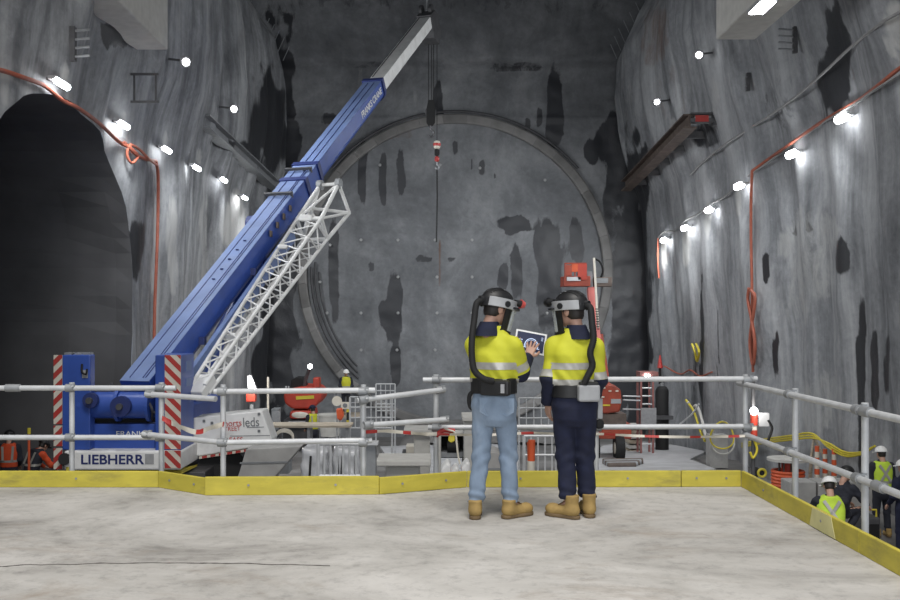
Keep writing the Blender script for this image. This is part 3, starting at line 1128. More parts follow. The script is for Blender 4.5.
wall_cable(1, [(735, 188), (724, 197), (710, 205), (698, 214), (686, 220), (675, 230), (664, 232), (658, 238)], .03, M['greycable'], 'cable', 'short grey cable linking the far right wall lamps')
wall_cable(1, [(658, 238), (658, 262), (659, 278)], .04, M['orange'], 'power_cable', 'short orange cable end hanging far on the right wall')
wall_cable(1, [(664, 366), (680, 374), (690, 370), (700, 376), (712, 372)], .03, M['orange'], 'cable', 'thin red cable sagging low along the far right wall')


# ------------------------------------------------------------------ wall lamps
def batten(side, px, py, label, power, L=0.6, tilt=0.0, w=0.13):
    p = on_wall(side, px, py, .28)
    t = thing('wall_lamp', label, 'lamp', p, 'lamps fixed along the side walls')
    ax = Vector((0, math.cos(tilt), math.sin(tilt)))
    MB().bar(p - ax * L / 2 + Vector((side * .08, 0, .06)), p + ax * L / 2 + Vector((side * .08, 0, .06)), w * 1.1, .06).build('housing', M['greypl'], t)
    mb = MB()
    mb.tube([p - ax * L / 2, p - ax * L * .46, p + ax * L * .46, p + ax * L / 2], [w * .3, w * .5, w * .5, w * .3], 10)
    mb.build('diffuser', M['lamp'], t, smooth=True)
    MB().bar(p + Vector((side * .05, 0, .05)), p + Vector((side * .4, 0, .12)), .05, .05).build('arm', M['steel'], t)
    spot_light('lamp_light', p + Vector((-side * .25, 0, -.1)), (-side * 1.0, .7, -1.0), power, 160, parent=t)


LB = 520
for i, (x, y, tl) in enumerate([(62, 84, .0), (124, 125, 0), (167, 150, 0), (197, 168, 0), (224, 180, 0), (245, 198, 0)]):
    batten(-1, x, y, ['strip lamp on the left wall above the side tunnel, nearest one', 'strip lamp on the left wall, second from the near end', 'strip lamp on the left wall, third from the near end',
                      'strip lamp on the left wall, fourth from the near end', 'strip lamp on the left wall, fifth from the near end', 'farthest strip lamp on the left wall just above the boom'][i], LB * (1, .9, .8, .8, .8, 1.3)[i])
for i, (x, y) in enumerate([(842, 118), (792, 154), (739, 186), (709, 210), (685, 228), (664, 240)]):
    batten(1, x, y, ['nearest wall lamp on the right wall under the red cable', 'second wall lamp on the right wall from the near end', 'third wall lamp on the right wall, above the hanging cable',
                     'fourth wall lamp on the right wall from the near end', 'fifth wall lamp on the right wall from the near end', 'farthest wall lamp low on the right wall'][i], LB * (1.0, 1, 1, 1, 1.2, 1.2)[i], L=.5, w=.2)


def spot(side, px, py, label, power):
    p = on_wall(side, px, py, .5)
    t = thing('floodlight', label, 'lamp', p, 'round floodlights high on the side walls')
    aim = (Vector((0, 0, EYE - 1)) + Vector((0, 8, 0)) - p).normalized()
    MB().cyl(p, p - aim * .22, .16, .09, 14).build('housing', M['steel'], t, smooth=True)
    MB().cyl(p + aim * .005, p + aim * .03, .09, n=16).build('lens', M['lamp'], t)
    MB().bar(p - aim * .2, p - aim * .2 + Vector((side * .45, 0, .05)), .05, .05).build('arm', M['steel'], t)
    spot_light('lamp_light', p + Vector((-side * .3, 0, -.1)), (-side * 1.0, .2, -.35), power, 150, parent=t)


spot(-1, 186, 62, 'upper round floodlight on the left wall', 750)
spot(-1, 234, 109, 'lower round floodlight on the left wall near the beam', 750)
spot(1, 699, 55, 'upper round floodlight on the right wall', 750)
spot(1, 657, 102, 'lower round floodlight on the right wall near the beam', 750)

# ------------------------------------------------------------------ mobile crane
CD = 18.5
cbase = P(125, 470, CD)
crane = thing('mobile_crane', 'blue telescopic mobile crane with white lattice jib and striped counterweight', 'crane', (cbase.x, 19.5, -2.8))


def cbox(name, x0, x1, y0, y1, d0, d1, mat, parent=crane, bevel=.015, label=None):
    a, b = P(x0, y0, d0), P(x1, y1, d0)
    return MB().box2((a.x, d0, a.z), (b.x, d1, b.z)).build(name, mat, parent, bevel=bevel, label=label)


def clip_poly(poly, x0, x1, z0, z1):
    def cl(pl, f, inter):
        out = []
        for i in range(len(pl)):
            a, b = pl[i], pl[(i + 1) % len(pl)]
            if f(a): out.append(a)
            if f(a) != f(b): out.append(inter(a, b))
        return out
    def ix(c):
        return lambda a, b: (c, a[1] + (b[1] - a[1]) * (c - a[0]) / (b[0] - a[0]))
    def iz(c):
        return lambda a, b: (a[0] + (b[0] - a[0]) * (c - a[1]) / (b[1] - a[1]), c)
    for f, it in ((lambda p: p[0] >= x0, ix(x0)), (lambda p: p[0] <= x1, ix(x1)), (lambda p: p[1] >= z0, iz(z0)), (lambda p: p[1] <= z1, iz(z1))):
        if not poly: return poly
        poly = cl(poly, f, it)
    return poly


def warning_panel(px0, px1, py0, py1, d, sgn, step=13.2):
    a, b = P(px0, py1, d), P(px1, py0, d)
    pan = MB().box2((a.x, d, a.z), (b.x, d - .02, b.z)).build('warning_panel', M['offwhite'], crane, label='red and white striped warning panel')
    w = b.x - a.x
    st = step * d / FPX
    z = a.z - w - st
    while z < b.z + w:
        slope = w * 1.0
        if sgn > 0: poly = [(a.x, z), (b.x, z + slope), (b.x, z + slope + st * .5), (a.x, z + st * .5)]
        else: poly = [(a.x, z + slope), (b.x, z), (b.x, z + st * .5), (a.x, z + slope + st * .5)]
        poly = clip_poly(poly, a.x, b.x, a.z, b.z)
        if len(poly) >= 3:
            MB().extr([(p[0], d - .02, p[1]) for p in poly], (0, -.005, 0)).build('stripe', M['red'], pan)
        z += st


# counterweight blocks
cbox('counterweight_block', 62, 90, 355, 450, CD, CD + .28, M['blue'], bevel=.02)
cbox('counterweight_block', 155, 181, 355, 452, CD, CD + 1.0, M['blue'], bevel=.02)
warning_panel(54, 62.6, 355, 424, CD - .03, 1)
warning_panel(54, 62.6, 425.5, 446, CD - .03, 1)
warning_panel(54, 62.6, 448, 469, CD - .03, 1)
warning_panel(165, 181, 355, 449, CD - .005, -1)
warning_panel(165, 181, 450.5, 468, CD - .16, -1)
# white base counterweight with lettering
a, b = P(64, 470, CD - .12), P(181, 451, CD - .12)
base = MB().box2((a.x, CD - .12, a.z), (b.x, CD + 1.8, b.z)).build('base_counterweight', M['cwhite'], crane, bevel=.03)
Mt = frame(P(112, 460, CD - .125), (1, 0, 0), (0, 0, 1))
text_mesh('lettering', 'LIEBHERR', 0.245, Mt, M['navytxt'], base, .004, 1.12, .005)
MB().box2(P(145, 454, CD - .13), P(154, 464, CD - .118)).build('emblem_plate', M['greypl'], base)
MB().cyl(P(64.5, 459, CD - .2), P(64.5, 460, CD + .3), .11, n=14).build('lifting_lug', M['black'], base, smooth=True)
MB().extr([P(163, 471, CD - .13), P(181, 471, CD - .13), P(196, 465, CD + .9), P(196, 467, CD + .9), P(181, 474, CD - .13), P(163, 474, CD - .13)], (0, .1, 0)).build('yellow_edge', M['yellow_board'], base)
MB().box2(P(66, 467, CD - .13), P(74, 471, CD - .02)).build('yellow_edge', M['yellow_board'], base)
# cross beam and winch
cb = cbox('rear_plate', 76, 155, 424, 451, CD + .25, CD + .6, M['blue'])
text_mesh('lettering', 'FRANKS', 0.14, frame(P(132, 434, CD + .24), (1, 0, 0), (0, 0, 1)), M['cwhite'], cb, .004, 1.2)
MB().bar(P(85, 421, CD + .7), P(152, 421, CD + .7), .5, .12).build('cross_member', M['black'], crane)
w0, w1 = P(84, 405, CD + .3), P(150, 405, CD + .3)
MB().cyl(w0, w1, .25, n=24).build('winch_drum', M['blue'], crane, smooth=True)
for px in (84, 119, 150):
    c = P(px, 405, CD + .3)
    f = MB().cyl(c - Vector((.03, 0, 0)), c + Vector((.03, 0, 0)), .31, n=24).build('drum_flange', M['blue'], crane)
for k, px in enumerate((92, 122)):
    c = P(px, 400 + 6 * k, CD + .02)
    m_ = MB().cyl(c, c - Vector((0, .12, 0)), .14 + .05 * k, n=16).build('gear_motor', M['bluedk'], crane, smooth=True)
    MB().cyl(c - Vector((0, .12, 0)), c - Vector((0, .2, 0)), .06, n=10).build('hub', M['steel'], m_)
hp = arc_pts([P(86, 392, CD + .2), P(80, 400, CD + .1), P(79, 412, CD + .1), P(84, 422, CD + .2)], 8)
MB().tube(hp, .03, 6).build('hydraulic_hose', M['black'], crane, smooth=True)
for q in ((146, 398, 152, 420), (150, 410, 158, 418)):
    MB().tube(arc_pts([P(q[0], q[1], CD + .3), P((q[0] + q[2]) / 2 + 3, (q[1] + q[3]) / 2, CD + .1), P(q[2], q[3], CD + .3)], 6), .025, 6).build('hydraulic_hose', M['steel'], crane, smooth=True)
MB().bar(P(84, 389, CD + .6), P(150, 389, CD + .6), .3, .06).build('winch_guard', M['bluedk'], crane)
for px in (88, 112, 136): MB().cyl(P(px, 389, CD + .5), P(px, 383, CD + .5), .035, n=8).build('grease_point', M['steel'], crane)
# details of the blocks
for px, py in ((85, 366), (187, 366)):
    pts = arc_pts([P(px - 3, py - 2, CD - .03), P(px - 3, py + 6, CD - .06), P(px + 1, py + 8, CD - .06), P(px + 2, py + 3, CD - .03)], 5)
    if px < 100: MB().tube(pts, .02, 6).build('lifting_hook', M['black'], crane, smooth=True)
for (x0, y0, x1, y1) in ((82, 370, 88, 378),):
    MB().box2(P(x0, y0, CD - .015), P(x1, y1, CD)).build('notice_plate', M['greypl'], crane)
a, b = P(181, 378, CD), P(181, 366, CD)
for z0, z1 in ((372, 362), (388, 380)):
    q0, q1 = P(181, z0, CD), P(181, z1, CD)
    MB().box2((q0.x, CD + .35, q0.z), (q0.x + .012, CD + .75, q1.z)).build('notice_plate', M['bluelt'], crane)
for px in (70, 80, 88): MB().box(P(px, 354, CD + .3), (.14, .2, .06)).build('lifting_eye', M['galvd'], crane)

# superstructure and carrier
s0 = P(78, 452, 19.4)
MB().box2((-6.6, 20.4, -1.15), (-4.9, 23.2, -0.2)).build('superstructure', M['blue'], crane, bevel=.03)
MB().box2((-6.9, 19.0, -2.0), (-4.35, 26.5, -1.35)).build('carrier_chassis', M['steel'], crane, bevel=.02)
for (x, y) in ((-6.55, 20.2), (-4.75, 20.2), (-6.55, 22.2), (-4.75, 22.2), (-6.55, 25.6), (-4.75, 25.6)):
    w = MB().cyl((x - .2, y, -2.13), (x + .2, y, -2.13), .67, n=24).build('wheel', M['black'], crane, smooth=True)
    MB().cyl((x - .22, y, -2.13), (x + .22, y, -2.13), .33, n=18).build('rim', M['galvd'], w)
# white carrier body with marker writing and reflective strip
d0 = 19.65
poly = [(193, 418), (228, 414), (262, 411), (272, 440), (270, 445), (252, 447.5), (200, 456), (193, 456)]
cw = MB().extr([P(x, y, d0) for x, y in poly], (0, .7, 0)).build('carrier_body', M['cwhite'], crane, bevel=.025)
MB().extr([P(x, y, d0 - .012) for x, y in ((199, 456.5), (251, 448.5), (251, 451), (199, 459))], (0, .05, 0)).build('reflective_strip', M['offwhite'], cw)
for k in range(6):
    x0 = 202 + k * 8.4
    y0 = 456.5 - (x0 - 199) * 8 / 52
    MB().extr([P(x0, y0, d0 - .018), P(x0 + 5, y0 - .75, d0 - .018), P(x0 + 5, y0 + 1.6, d0 - .018), P(x0, y0 + 2.4, d0 - .018)], (0, .005, 0)).build('red_mark', M['red'], cw)
text_mesh('writing', 'Shorts', .17, frame(P(231, 423.5, d0 - .006), (1, 0, .06), (0, 0, 1)), M['redtxt'], cw, .003, .95)
text_mesh('writing', 'STREET', .12, frame(P(231, 429, d0 - .006), (1, 0, .04), (0, 0, 1)), M['redtxt'], cw, .003, .95)
text_mesh('writing', 'leds', .26, frame(P(251, 422.5, d0 - .006), (1, 0, .05), (0, 0, 1)), M['greytxt'], cw, .003, .8)
text_mesh('writing', 'FASS', .14, frame(P(236, 440, d0 - .006), (1, 0, .03), (0, 0, 1)), M['redtxt'], cw, .003, .95)
for q in (((247, 427.5), (264, 427)), ((230, 436), (270, 435.5))):
    MB().bar(P(*q[0], d0 - .003), P(*q[1], d0 - .003), .01, .012).build('panel_seam', M['greytxt'], cw)
for x, y in ((259, 414), (259, 431), (204, 421), (212, 423)):
    MB().box(P(x, y, d0 - .008), (.05, .02, .05)).build('latch', M['greytxt'], cw)
MB().cyl(P(222, 472, 19.8), P(222, 472, 20.3), .5, n=22).build('wheel', M['black'], crane, smooth=True)
MB().cyl(P(240, 470, 21.4), P(240, 470, 21.9), .5, n=22).build('wheel', M['black'], crane, smooth=True)
MB().box2(P(196, 457, 20.7), P(262, 478, 22.9)).build('underbody', M['black'], crane)

# telescopic boom
B0 = P(148, 385, 19.3)
TIP = P(429, 20, 35.0)
BD = (TIP - B0).normalized()
BR = BD.cross(Vector((0, 0, 1))).normalized()
BU = BR.cross(BD)
BLEN = (TIP - B0).length


def boom_pt(s, r=0, u=0): return B0 + BD * s + BR * r + BU * u


def section(w, h, rnd=.28):
    """box section with a rounded underside"""
    pts = [(-w / 2, h / 2), (w / 2, h / 2), (w / 2, -h / 2 + rnd)]
    for k in range(1, 6):
        a = math.pi * k / 6
        pts.append((w / 2 * math.cos(a), -h / 2 + rnd - rnd * math.sin(a)))
    pts.append((-w / 2, -h / 2 + rnd))
    return pts


def boom_part(name, s0, s1, w, h, mat, du=0.0, parent=crane, rnd=.28):
    return MB().extr([boom_pt(s0, r, u + du) for r, u in section(w, h, rnd)], BD * (s1 - s0)).build(name, mat, parent)


bs = boom_part('boom_section', -.3, 8.6, .66, .66, M['blue'], rnd=.2)
MB().extr([boom_pt(-.3, r, .342) for r in (-.325, .325)] + [boom_pt(-.3, r, .328) for r in (.325, -.325)], BD * 8.85).build('top_plate', M['bluelt'], bs)
for r in (-.15, .14, .2):
    MB().bar(boom_pt(-.2, r, .347), boom_pt(8.4, r, .347), .018, .012, BU).build('boom_line', M['bluedk'], bs)
for s in (3.2, 3.6, 4.0, 4.4, 4.8):
    MB().box(boom_pt(s, -.05 + .01 * s, .35), (.06, .06, .03)).build('boom_stud', M['bluedk'], bs)
b2 = boom_part('boom_section', 8.6, BLEN * .70, .57, .58, M['blue'], .0, rnd=.18)
MB().extr([boom_pt(8.6, r, .302) for r in (-.28, .28)] + [boom_pt(8.6, r, .288) for r in (.28, -.28)], BD * (BLEN * .70 - 8.7)).build('top_plate', M['bluelt'], b2)
for r in (-.1, .1):
    MB().bar(boom_pt(8.7, r, .307), boom_pt(BLEN * .69, r, .307), .016, .012, BU).build('boom_line', M['bluedk'], b2)
b3 = boom_part('boom_section', BLEN * .70, BLEN - .2, .46, .48, M['cwhite'], .01, rnd=.14)
MB().bar(boom_pt(BLEN * .72, -.17, .26), boom_pt(BLEN - .4, -.17, .26), .02, .02, BU).build('boom_line', M['steel'], b3)
for s, w, h in ((7.7, .74, .74), (8.55, .74, .74), (BLEN * .695, .66, .70)):
    boom_part('boom_collar', s, s + .16, w, h, M['bluedk'])
for s in (6.9, 8.2):
    MB().bar(boom_pt(s, -.4, .42), boom_pt(s, .36, .42), .06, .06, BU).build('cable_guide', M['steel'], crane)
    for r in (-.36, .32): MB().bar(boom_pt(s, r, .3), boom_pt(s, r, .42), .05, .05, BD).build('guide_leg', M['steel'], crane)
# hose drum on the left flank, small brackets on the right flank
MB().cyl(boom_pt(6.0, -.52, .1), boom_pt(6.0, -.34, .1), .2, n=16).build('hose_drum', M['bluedk'], crane, smooth=True)
for s in (1.6, 4.2):
    MB().box(boom_pt(s, .35, -.12), (.12, .2, .16)).build('side_bracket', M['bluedk'], crane)
for s in (5.4, 5.8, 6.2, 6.6):
    MB().box(boom_pt(s, .35, .16), (.04, .2, .14)).build('rust_mark', M['rusty'], crane)
# name along the boom flank
Mt = frame(boom_pt(BLEN * .70 - 1.15, .292, .06), BD, BU)
text_mesh('lettering', 'FRANKS CRANE', .27, Mt, M['cwhite'], b2, .004, .95, .004)
# lift ram
MB().cyl(Vector((-5.3, 21.0, -.4)), boom_pt(5.0, .05, -.36), .17, n=16).build('lift_ram', M['blue'], crane, smooth=True)
MB().cyl(boom_pt(5.0, -.38, -.36), boom_pt(5.0, .38, -.36), .1, n=14).build('ram_pin', M['bluedk'], crane)
for s_ in (-1, 1):
    MB().extr([boom_pt(-.2, s_ * .4, .0), boom_pt(.3, s_ * .4, -.1), boom_pt(.5, s_ * .4, -.5), boom_pt(.2, s_ * .4, -.9), boom_pt(-.1, s_ * .4, -.5)], BR * .06).build('boom_foot_plate', M['blue'], crane)
# second flat blue bar right of the boom (jib carrier)
MB().bar(boom_pt(.3, .55, -.28), boom_pt(6.0, .55, -.22), .1, .3, BU).build('jib_carrier_bar', M['bluelt'], crane)
# boom head
bh = MB().extr([boom_pt(BLEN - .35, -.27, u) + BD * s for s, u in ((-.1, .32), (.4, .30), (.6, .1), (.6, -.6), (.2, -.85), (-.2, -.45))], BR * .54).build('boom_head', M['steel'], crane)
for r in (-.18, 0, .18):
    c = boom_pt(BLEN + .05, r, -.38)
    MB().cyl(c - BR * .05, c + BR * .05, .30, n=20).build('sheave', M['galvd'], bh, smooth=True)
for r in (-.2, .15):
    c = boom_pt(BLEN + .0, r, .36)
    MB().cyl(c - BR * .05, c + BR * .05, .18, n=16).build('top_sheave', M['steel'], bh, smooth=True)
MB().cyl(boom_pt(BLEN, 0, .4), boom_pt(BLEN, 0, .4) + Vector((0, 0, .35)), .03, n=6).build('antenna', M['galvd'], bh)
# hoist ropes
HX = boom_pt(BLEN + .1, 0, -.45)
HB_top = Vector((HX.x - .05, HX.y, EYE + (VY - 101) * HX.y / FPX))
for dx, dy in ((-.13, 0), (-.02, 0.05), (.05, -.05)):
    MB().cyl((HX.x + dx, HX.y + dy, HX.z), (HX.x + dx, HX.y + dy, HB_top.z), .012, n=5).build('hoist_rope', M['black'], crane)
h2 = Vector((P(437, 140, HX.y).x, HX.y + .1, EYE + (VY - 140) * HX.y / FPX))
MB().cyl((h2.x, h2.y, HX.z + .1), (h2.x, h2.y, h2.z), .012, n=5).build('hoist_rope', M['black'], crane)
# main hook block
t = thing('hook_block', 'black main hook block hanging on ropes below the boom head', 'hook', (HX.x - .05, HX.y, HB_top.z - 1.0))
c = Vector((HX.x - .05, HX.y, HB_top.z))
for s_ in (-1, 1):
    MB().extr([c + Vector((x, s_ * .1, z)) for x, z in ((-.09, .02), (.13, .02), (.17, -.3), (.15, -.75), (.05, -.88), (-.07, -.88), (-.15, -.75), (-.15, -.3))], (0, .03, 0)).build('cheek_plate', M['black'], t)
MB().cyl(c + Vector((0, -.07, -.4)), c + Vector((0, .07, -.4)), .2, n=18).build('sheave', M['steel'], t)
pts = arc_pts([c + Vector(q) for q in ((0, 0, -.85), (0, 0, -1.0), (.09, 0, -1.08), (.1, 0, -1.2), (0, 0, -1.27), (-.1, 0, -1.2))], 5)
MB().tube(pts, [.04] * (len(pts) - 4) + [.035, .03, .02, .01], 8).build('hook', M['steel'], t, smooth=True)
# small hook with ball
t = thing('hook_ball', 'small red and white hook weight hanging beside the main hook block', 'hook', h2 - Vector((0, 0, .9)))
MB().lathe([(.02, 0), (.1, -.03), (.13, -.14), (.11, -.26), (.06, -.30)], h2, 14).build('upper_weight', M['offwhite'], t, smooth=True)
MB().lathe([(.132, -.10), (.135, -.14), (.125, -.20)], h2, 14).build('red_band', M['red'], t)
MB().lathe([(.05, -.30), (.09, -.34), (.09, -.5), (.04, -.56)], h2, 12).build('swivel', M['black'], t, smooth=True)
MB().lathe([(.04, -.56), (.085, -.6), (.085, -.72), (.03, -.76)], h2, 12).build('lower_weight', M['red'], t, smooth=True)
pts = arc_pts([h2 + Vector(q) for q in ((0, 0, -.75), (0, 0, -.86), (.07, 0, -.92), (.06, 0, -1.0), (-.02, 0, -1.02), (-.06, 0, -.96))], 5)
MB().tube(pts, .025, 8).build('hook', M['galvd'], t, smooth=True)
# tag line below the small hook
one(MB().tube([h2 + Vector((0, .05, -1.03)), h2 + Vector((.01, .05, -2.0)), h2 + Vector((-.02, .05, -3.6))], .03, 6), 'tag_line', M['black'], 'thin dark tag line hanging below the small hook', 'rope')

# folded white lattice jib on the right flank of the boom
jib = MB().bar(boom_pt(2.0, .5, -.3), boom_pt(2.0, .85, -.35), .1, .2, BU).build('lattice_jib', M['cwhite'], crane)
J0 = P(202, 386, 19.5)


def jp(s, r, u): return J0 + BD * s + BR * r + BU * u


JL = 6.0
def jw(s): return (.15 + .17 * min(1, s / JL)), (.22 + .36 * min(1, s / JL))   # half width, height


chords = {}
for r_, u_ in ((-1, 0), (1, 0), (-1, 1), (1, 1)):
    f = lambda s, r_=r_, u_=u_: jp(s, r_ * jw(s)[0], (u_ - .5) * jw(s)[1])
    chords[(r_, u_)] = f
    MB().cyl(f(-.1), f(JL), .04, n=8).build('chord', M['cwhite'], jib, smooth=True)
nb = 11
for k in range(nb):
    s0, s1 = JL * k / nb, JL * (k + 1) / nb
    sm = (s0 + s1) / 2
    for A, B in (((-1, 0), (1, 0)), ((-1, 1), (1, 1)), ((-1, 0), (-1, 1)), ((1, 0), (1, 1))):
        fa, fb = chords[A], chords[B]
        MB().tube([fa(s0), fb(sm), ], .019, 6).build('lacing', M['cwhite'], jib, smooth=True)
        MB().tube([fb(sm), fa(s1)], .019, 6).build('lacing', M['cwhite'], jib, smooth=True)
# flared jib head
tips = [jp(JL + 1.35, -.18, .48), jp(JL + 1.45, .28, .45), jp(JL + 1.2, .48, -.25), jp(JL + .7, -.3, .2)]
ends = [chords[(-1, 1)](JL), chords[(1, 1)](JL), chords[(1, 0)](JL), chords[(-1, 0)](JL)]
for e_, q_ in zip(ends, tips):
    MB().cyl(e_, q_, .05, n=8).build('head_member', M['cwhite'], jib, smooth=True)
for i in range(4):
    MB().cyl(tips[i], tips[(i + 1) % 4], .045, n=8).build('head_member', M['cwhite'], jib, smooth=True)
    MB().cyl(ends[i], ends[(i + 1) % 4], .05, n=8).build('head_member', M['cwhite'], jib, smooth=True)
    MB().cyl(ends[i], tips[(i + 1) % 4], .035, n=8).build('head_member', M['cwhite'], jib, smooth=True)
for q_ in (tips[0], tips[1]):
    MB().cyl(q_ - BR * .06, q_ + BR * .06, .13, n=14).build('jib_sheave', M['galvd'], jib, smooth=True)
MB().box(ends[0].lerp(ends[1], .4) + BU * .02, (.3, .25, .16)).build('head_gusset', M['cwhite'], jib, bevel=.03)
MB().box(jp(4.7, -.15, .3), (.22, .2, .1)).build('head_gusset', M['cwhite'], jib, bevel=.03)
# foot of the jib
MB().extr([jp(-.3, -.17, -.1), jp(-.3, .17, -.1), jp(.25, .18, -.1), jp(.25, -.17, -.1)], BU * .2).build('jib_foot', M['cwhite'], jib, bevel=.02)

# grey concrete ramp block in front of the carrier
mb = MB()
mb.extr([P(x, y, 18.6) for x, y in ((246, 449), (302, 446), (290, 460), (272, 480), (262, 510), (226, 510), (240, 470))], (0, .9, 0))
o = mb.build('concrete_ramp', M['slab'], None, bevel=.02)
tag(o, 'grey flared concrete ramp block below the white carrier', 'concrete block')
sh = MB().bar(P(240, 463, 18.59), P(288, 462, 18.59), .02, .03).build('joint', M['midgrey'], o)
o2 = MB().box2((P(236, 500, 18.7).x, 18.75, -2.8), (P(262, 500, 18.7).x, 19.4, P(236, 508, 18.7).z)).build('pedestal', M['slab'], o)

# ------------------------------------------------------------------ people: implicit bodies meshed with surface nets
def sd_cap(a, b, ra, rb=None):
    a = np.array(a, dtype=np.float32); b = np.array(b, dtype=np.float32)
    rb = ra if rb is None else rb
    ba = b - a
    l2 = float((ba ** 2).sum()) + 1e-9

    def f(p):
        h = np.clip(((p - a) @ ba) / l2, 0, 1)
        return np.linalg.norm(p - a - h[:, None] * ba, axis=1) - (ra + (rb - ra) * h)
    return f


def sd_ell(c, r, R=None):
    c = np.array(c, dtype=np.float32); r = np.array(r, dtype=np.float32)

    def f(p):
        q = p - c
        if R is not None: q = q @ R
        return (np.linalg.norm(q / r, axis=1) - 1) * float(r.min())
    return f


def sd_stack(levels, yaw=0.0, pw=2.4):
    """levels: (z, cx, cy, rx, ry) ellipse sections"""
    L = np.array(sorted(levels), dtype=np.float32)

    def f(p):
        z = p[:, 2]
        cx, cy, rx, ry = [np.interp(z, L[:, 0], L[:, k]) for k in (1, 2, 3, 4)]
        dx, dy = p[:, 0] - cx, p[:, 1] - cy
        c, s = math.cos(yaw), math.sin(yaw)
        u, v = dx * c + dy * s, -dx * s + dy * c
        d = ((np.abs(u / rx) ** pw + np.abs(v / ry) ** pw) ** (1 / pw) - 1) * np.minimum(rx, ry)
        return np.maximum(d, np.maximum(L[0, 0] - z, z - L[-1, 0]))
    return f


def smin(a, b, k):
    h = np.clip(0.5 + 0.5 * (b - a) / k, 0, 1)
    return b * (1 - h) + a * h - k * h * (1 - h)


def union(fs, k=0.03):
    def f(p):
        d = fs[0](p)
        for g in fs[1:]:
            d = smin(d, g(p), k)
        return d
    return f


def surf(fn, lo, hi, res):
    lo = np.array(lo, float); hi = np.array(hi, float)
    n = np.maximum(4, np.ceil((hi - lo) / res).astype(int) + 1)
    ax = [lo[i] + np.arange(n[i]) * res for i in range(3)]
    G = np.stack(np.meshgrid(*ax, indexing='ij'), -1).reshape(-1, 3).astype(np.float32)
    F = fn(G).reshape(n)
    ins = F < 0
    cn = n - 1
    acc = np.zeros((*cn, 3)); cnt = np.zeros(cn)
    idx = np.stack(np.meshgrid(*[np.arange(c) for c in cn], indexing='ij'), -1)
    cor = [(i, j, k) for i in (0, 1) for j in (0, 1) for k in (0, 1)]
    sl = lambda o: tuple(slice(o[d], o[d] + cn[d]) for d in range(3))
    for a in cor:
        for d in range(3):
            if a[d]: continue
            b = list(a); b[d] = 1
            fa, fb = F[sl(a)], F[sl(b)]
            m = (fa < 0) != (fb < 0)
            t = np.where(m, fa / np.where(m, fa - fb, 1), 0)
            pos = idx + np.array(a) + 0.0
            pos[..., d] = pos[..., d] + t
            acc += pos * m[..., None]
            cnt += m
    act = cnt > 0
    vid = -np.ones(cn, int)
    vid[act] = np.arange(act.sum())
    V = lo + (acc[act] / cnt[act][:, None]) * res
    faces = []
    for d in range(3):
        e1, e2 = [(1, 2), (2, 0), (0, 1)][d]
        s0 = [slice(1, cn[k]) for k in range(3)]; s0[d] = slice(0, cn[d])
        s1 = list(s0); s1[d] = slice(1, cn[d] + 1)
        A, B = ins[tuple(s0)], ins[tuple(s1)]
        ch = np.argwhere(A != B)
        if not len(ch): continue
        off = np.array([s.start for s in s0])
        c = ch + off
        flip = ~A[tuple(ch.T)]
        q = []
        for (p1, p2) in ((1, 1), (0, 1), (0, 0), (1, 0)):
            cc = c.copy(); cc[:, e1] -= p1; cc[:, e2] -= p2
            q.append(vid[tuple(cc.T)])
        q = np.stack(q, 1)
        q[flip] = q[flip][:, ::-1]
        faces.append(q)
    Fq = np.concatenate(faces)
    Fq = Fq[(Fq >= 0).all(1)]
    return V, Fq


def rotz(a):
    c, s = math.cos(a), math.sin(a)
    return np.array([[c, -s, 0], [s, c, 0], [0, 0, 1]])


def rotx(a):
    c, s = math.cos(a), math.sin(a)
    return np.array([[1, 0, 0], [0, c, -s], [0, s, c]])


def hand_prims(wrist, dirn, palm_n, thumb_side, curl=0.35, spread=0.10, sc=1.0):
    """palm plus four fingers and a thumb; palm_n points out of the palm; thumb_side = +-1 along side axis"""
    w = np.array(wrist, float); d = np.array(dirn, float); d /= np.linalg.norm(d)
    n = np.array(palm_n, float); n -= d * (n @ d); n /= np.linalg.norm(n)
    s = np.cross(d, n) * thumb_side
    out = []
    offs = [0.031, 0.011, -0.010, -0.030]
    lens = [0.92, 1.02, 0.95, 0.76]
    for o_, l_ in zip(offs, lens):
        root = w + s * o_ * 0.55 * sc + d * 0.005 * sc
        kn = w + s * o_ * sc + d * (0.088 - abs(o_ - .008) * 0.25) * sc
        out.append(sd_cap(root, kn, 0.015 * sc, 0.0125 * sc))
        p = kn; a = curl * 0.6
        fd = d + s * o_ / 0.03 * spread
        fd /= np.linalg.norm(fd)
        for k, sl_ in enumerate((0.042, 0.027, 0.021)):
            v = fd * math.cos(a) + n * math.sin(a)
            q = p + v * sl_ * l_ * sc
            out.append(sd_cap(p, q, (0.0098 - 0.0009 * k) * sc, (0.0092 - 0.0009 * k) * sc))
            p = q; a += curl
    t0 = w + s * 0.026 * sc + d * 0.022 * sc + n * 0.006 * sc
    t1 = t0 + (s * 0.75 + d * 0.6 + n * 0.35) * 0.040 * sc
    t2 = t1 + (s * 0.35 + d * 0.85 + n * 0.40) * 0.032 * sc
    t3 = t2 + (s * 0.10 + d * 0.9 + n * 0.40) * 0.024 * sc
    out += [sd_cap(t0, t1, .015 * sc, .0125 * sc), sd_cap(t1, t2, .0120 * sc, .0105 * sc), sd_cap(t2, t3, .0105 * sc, .0085 * sc)]
    return out


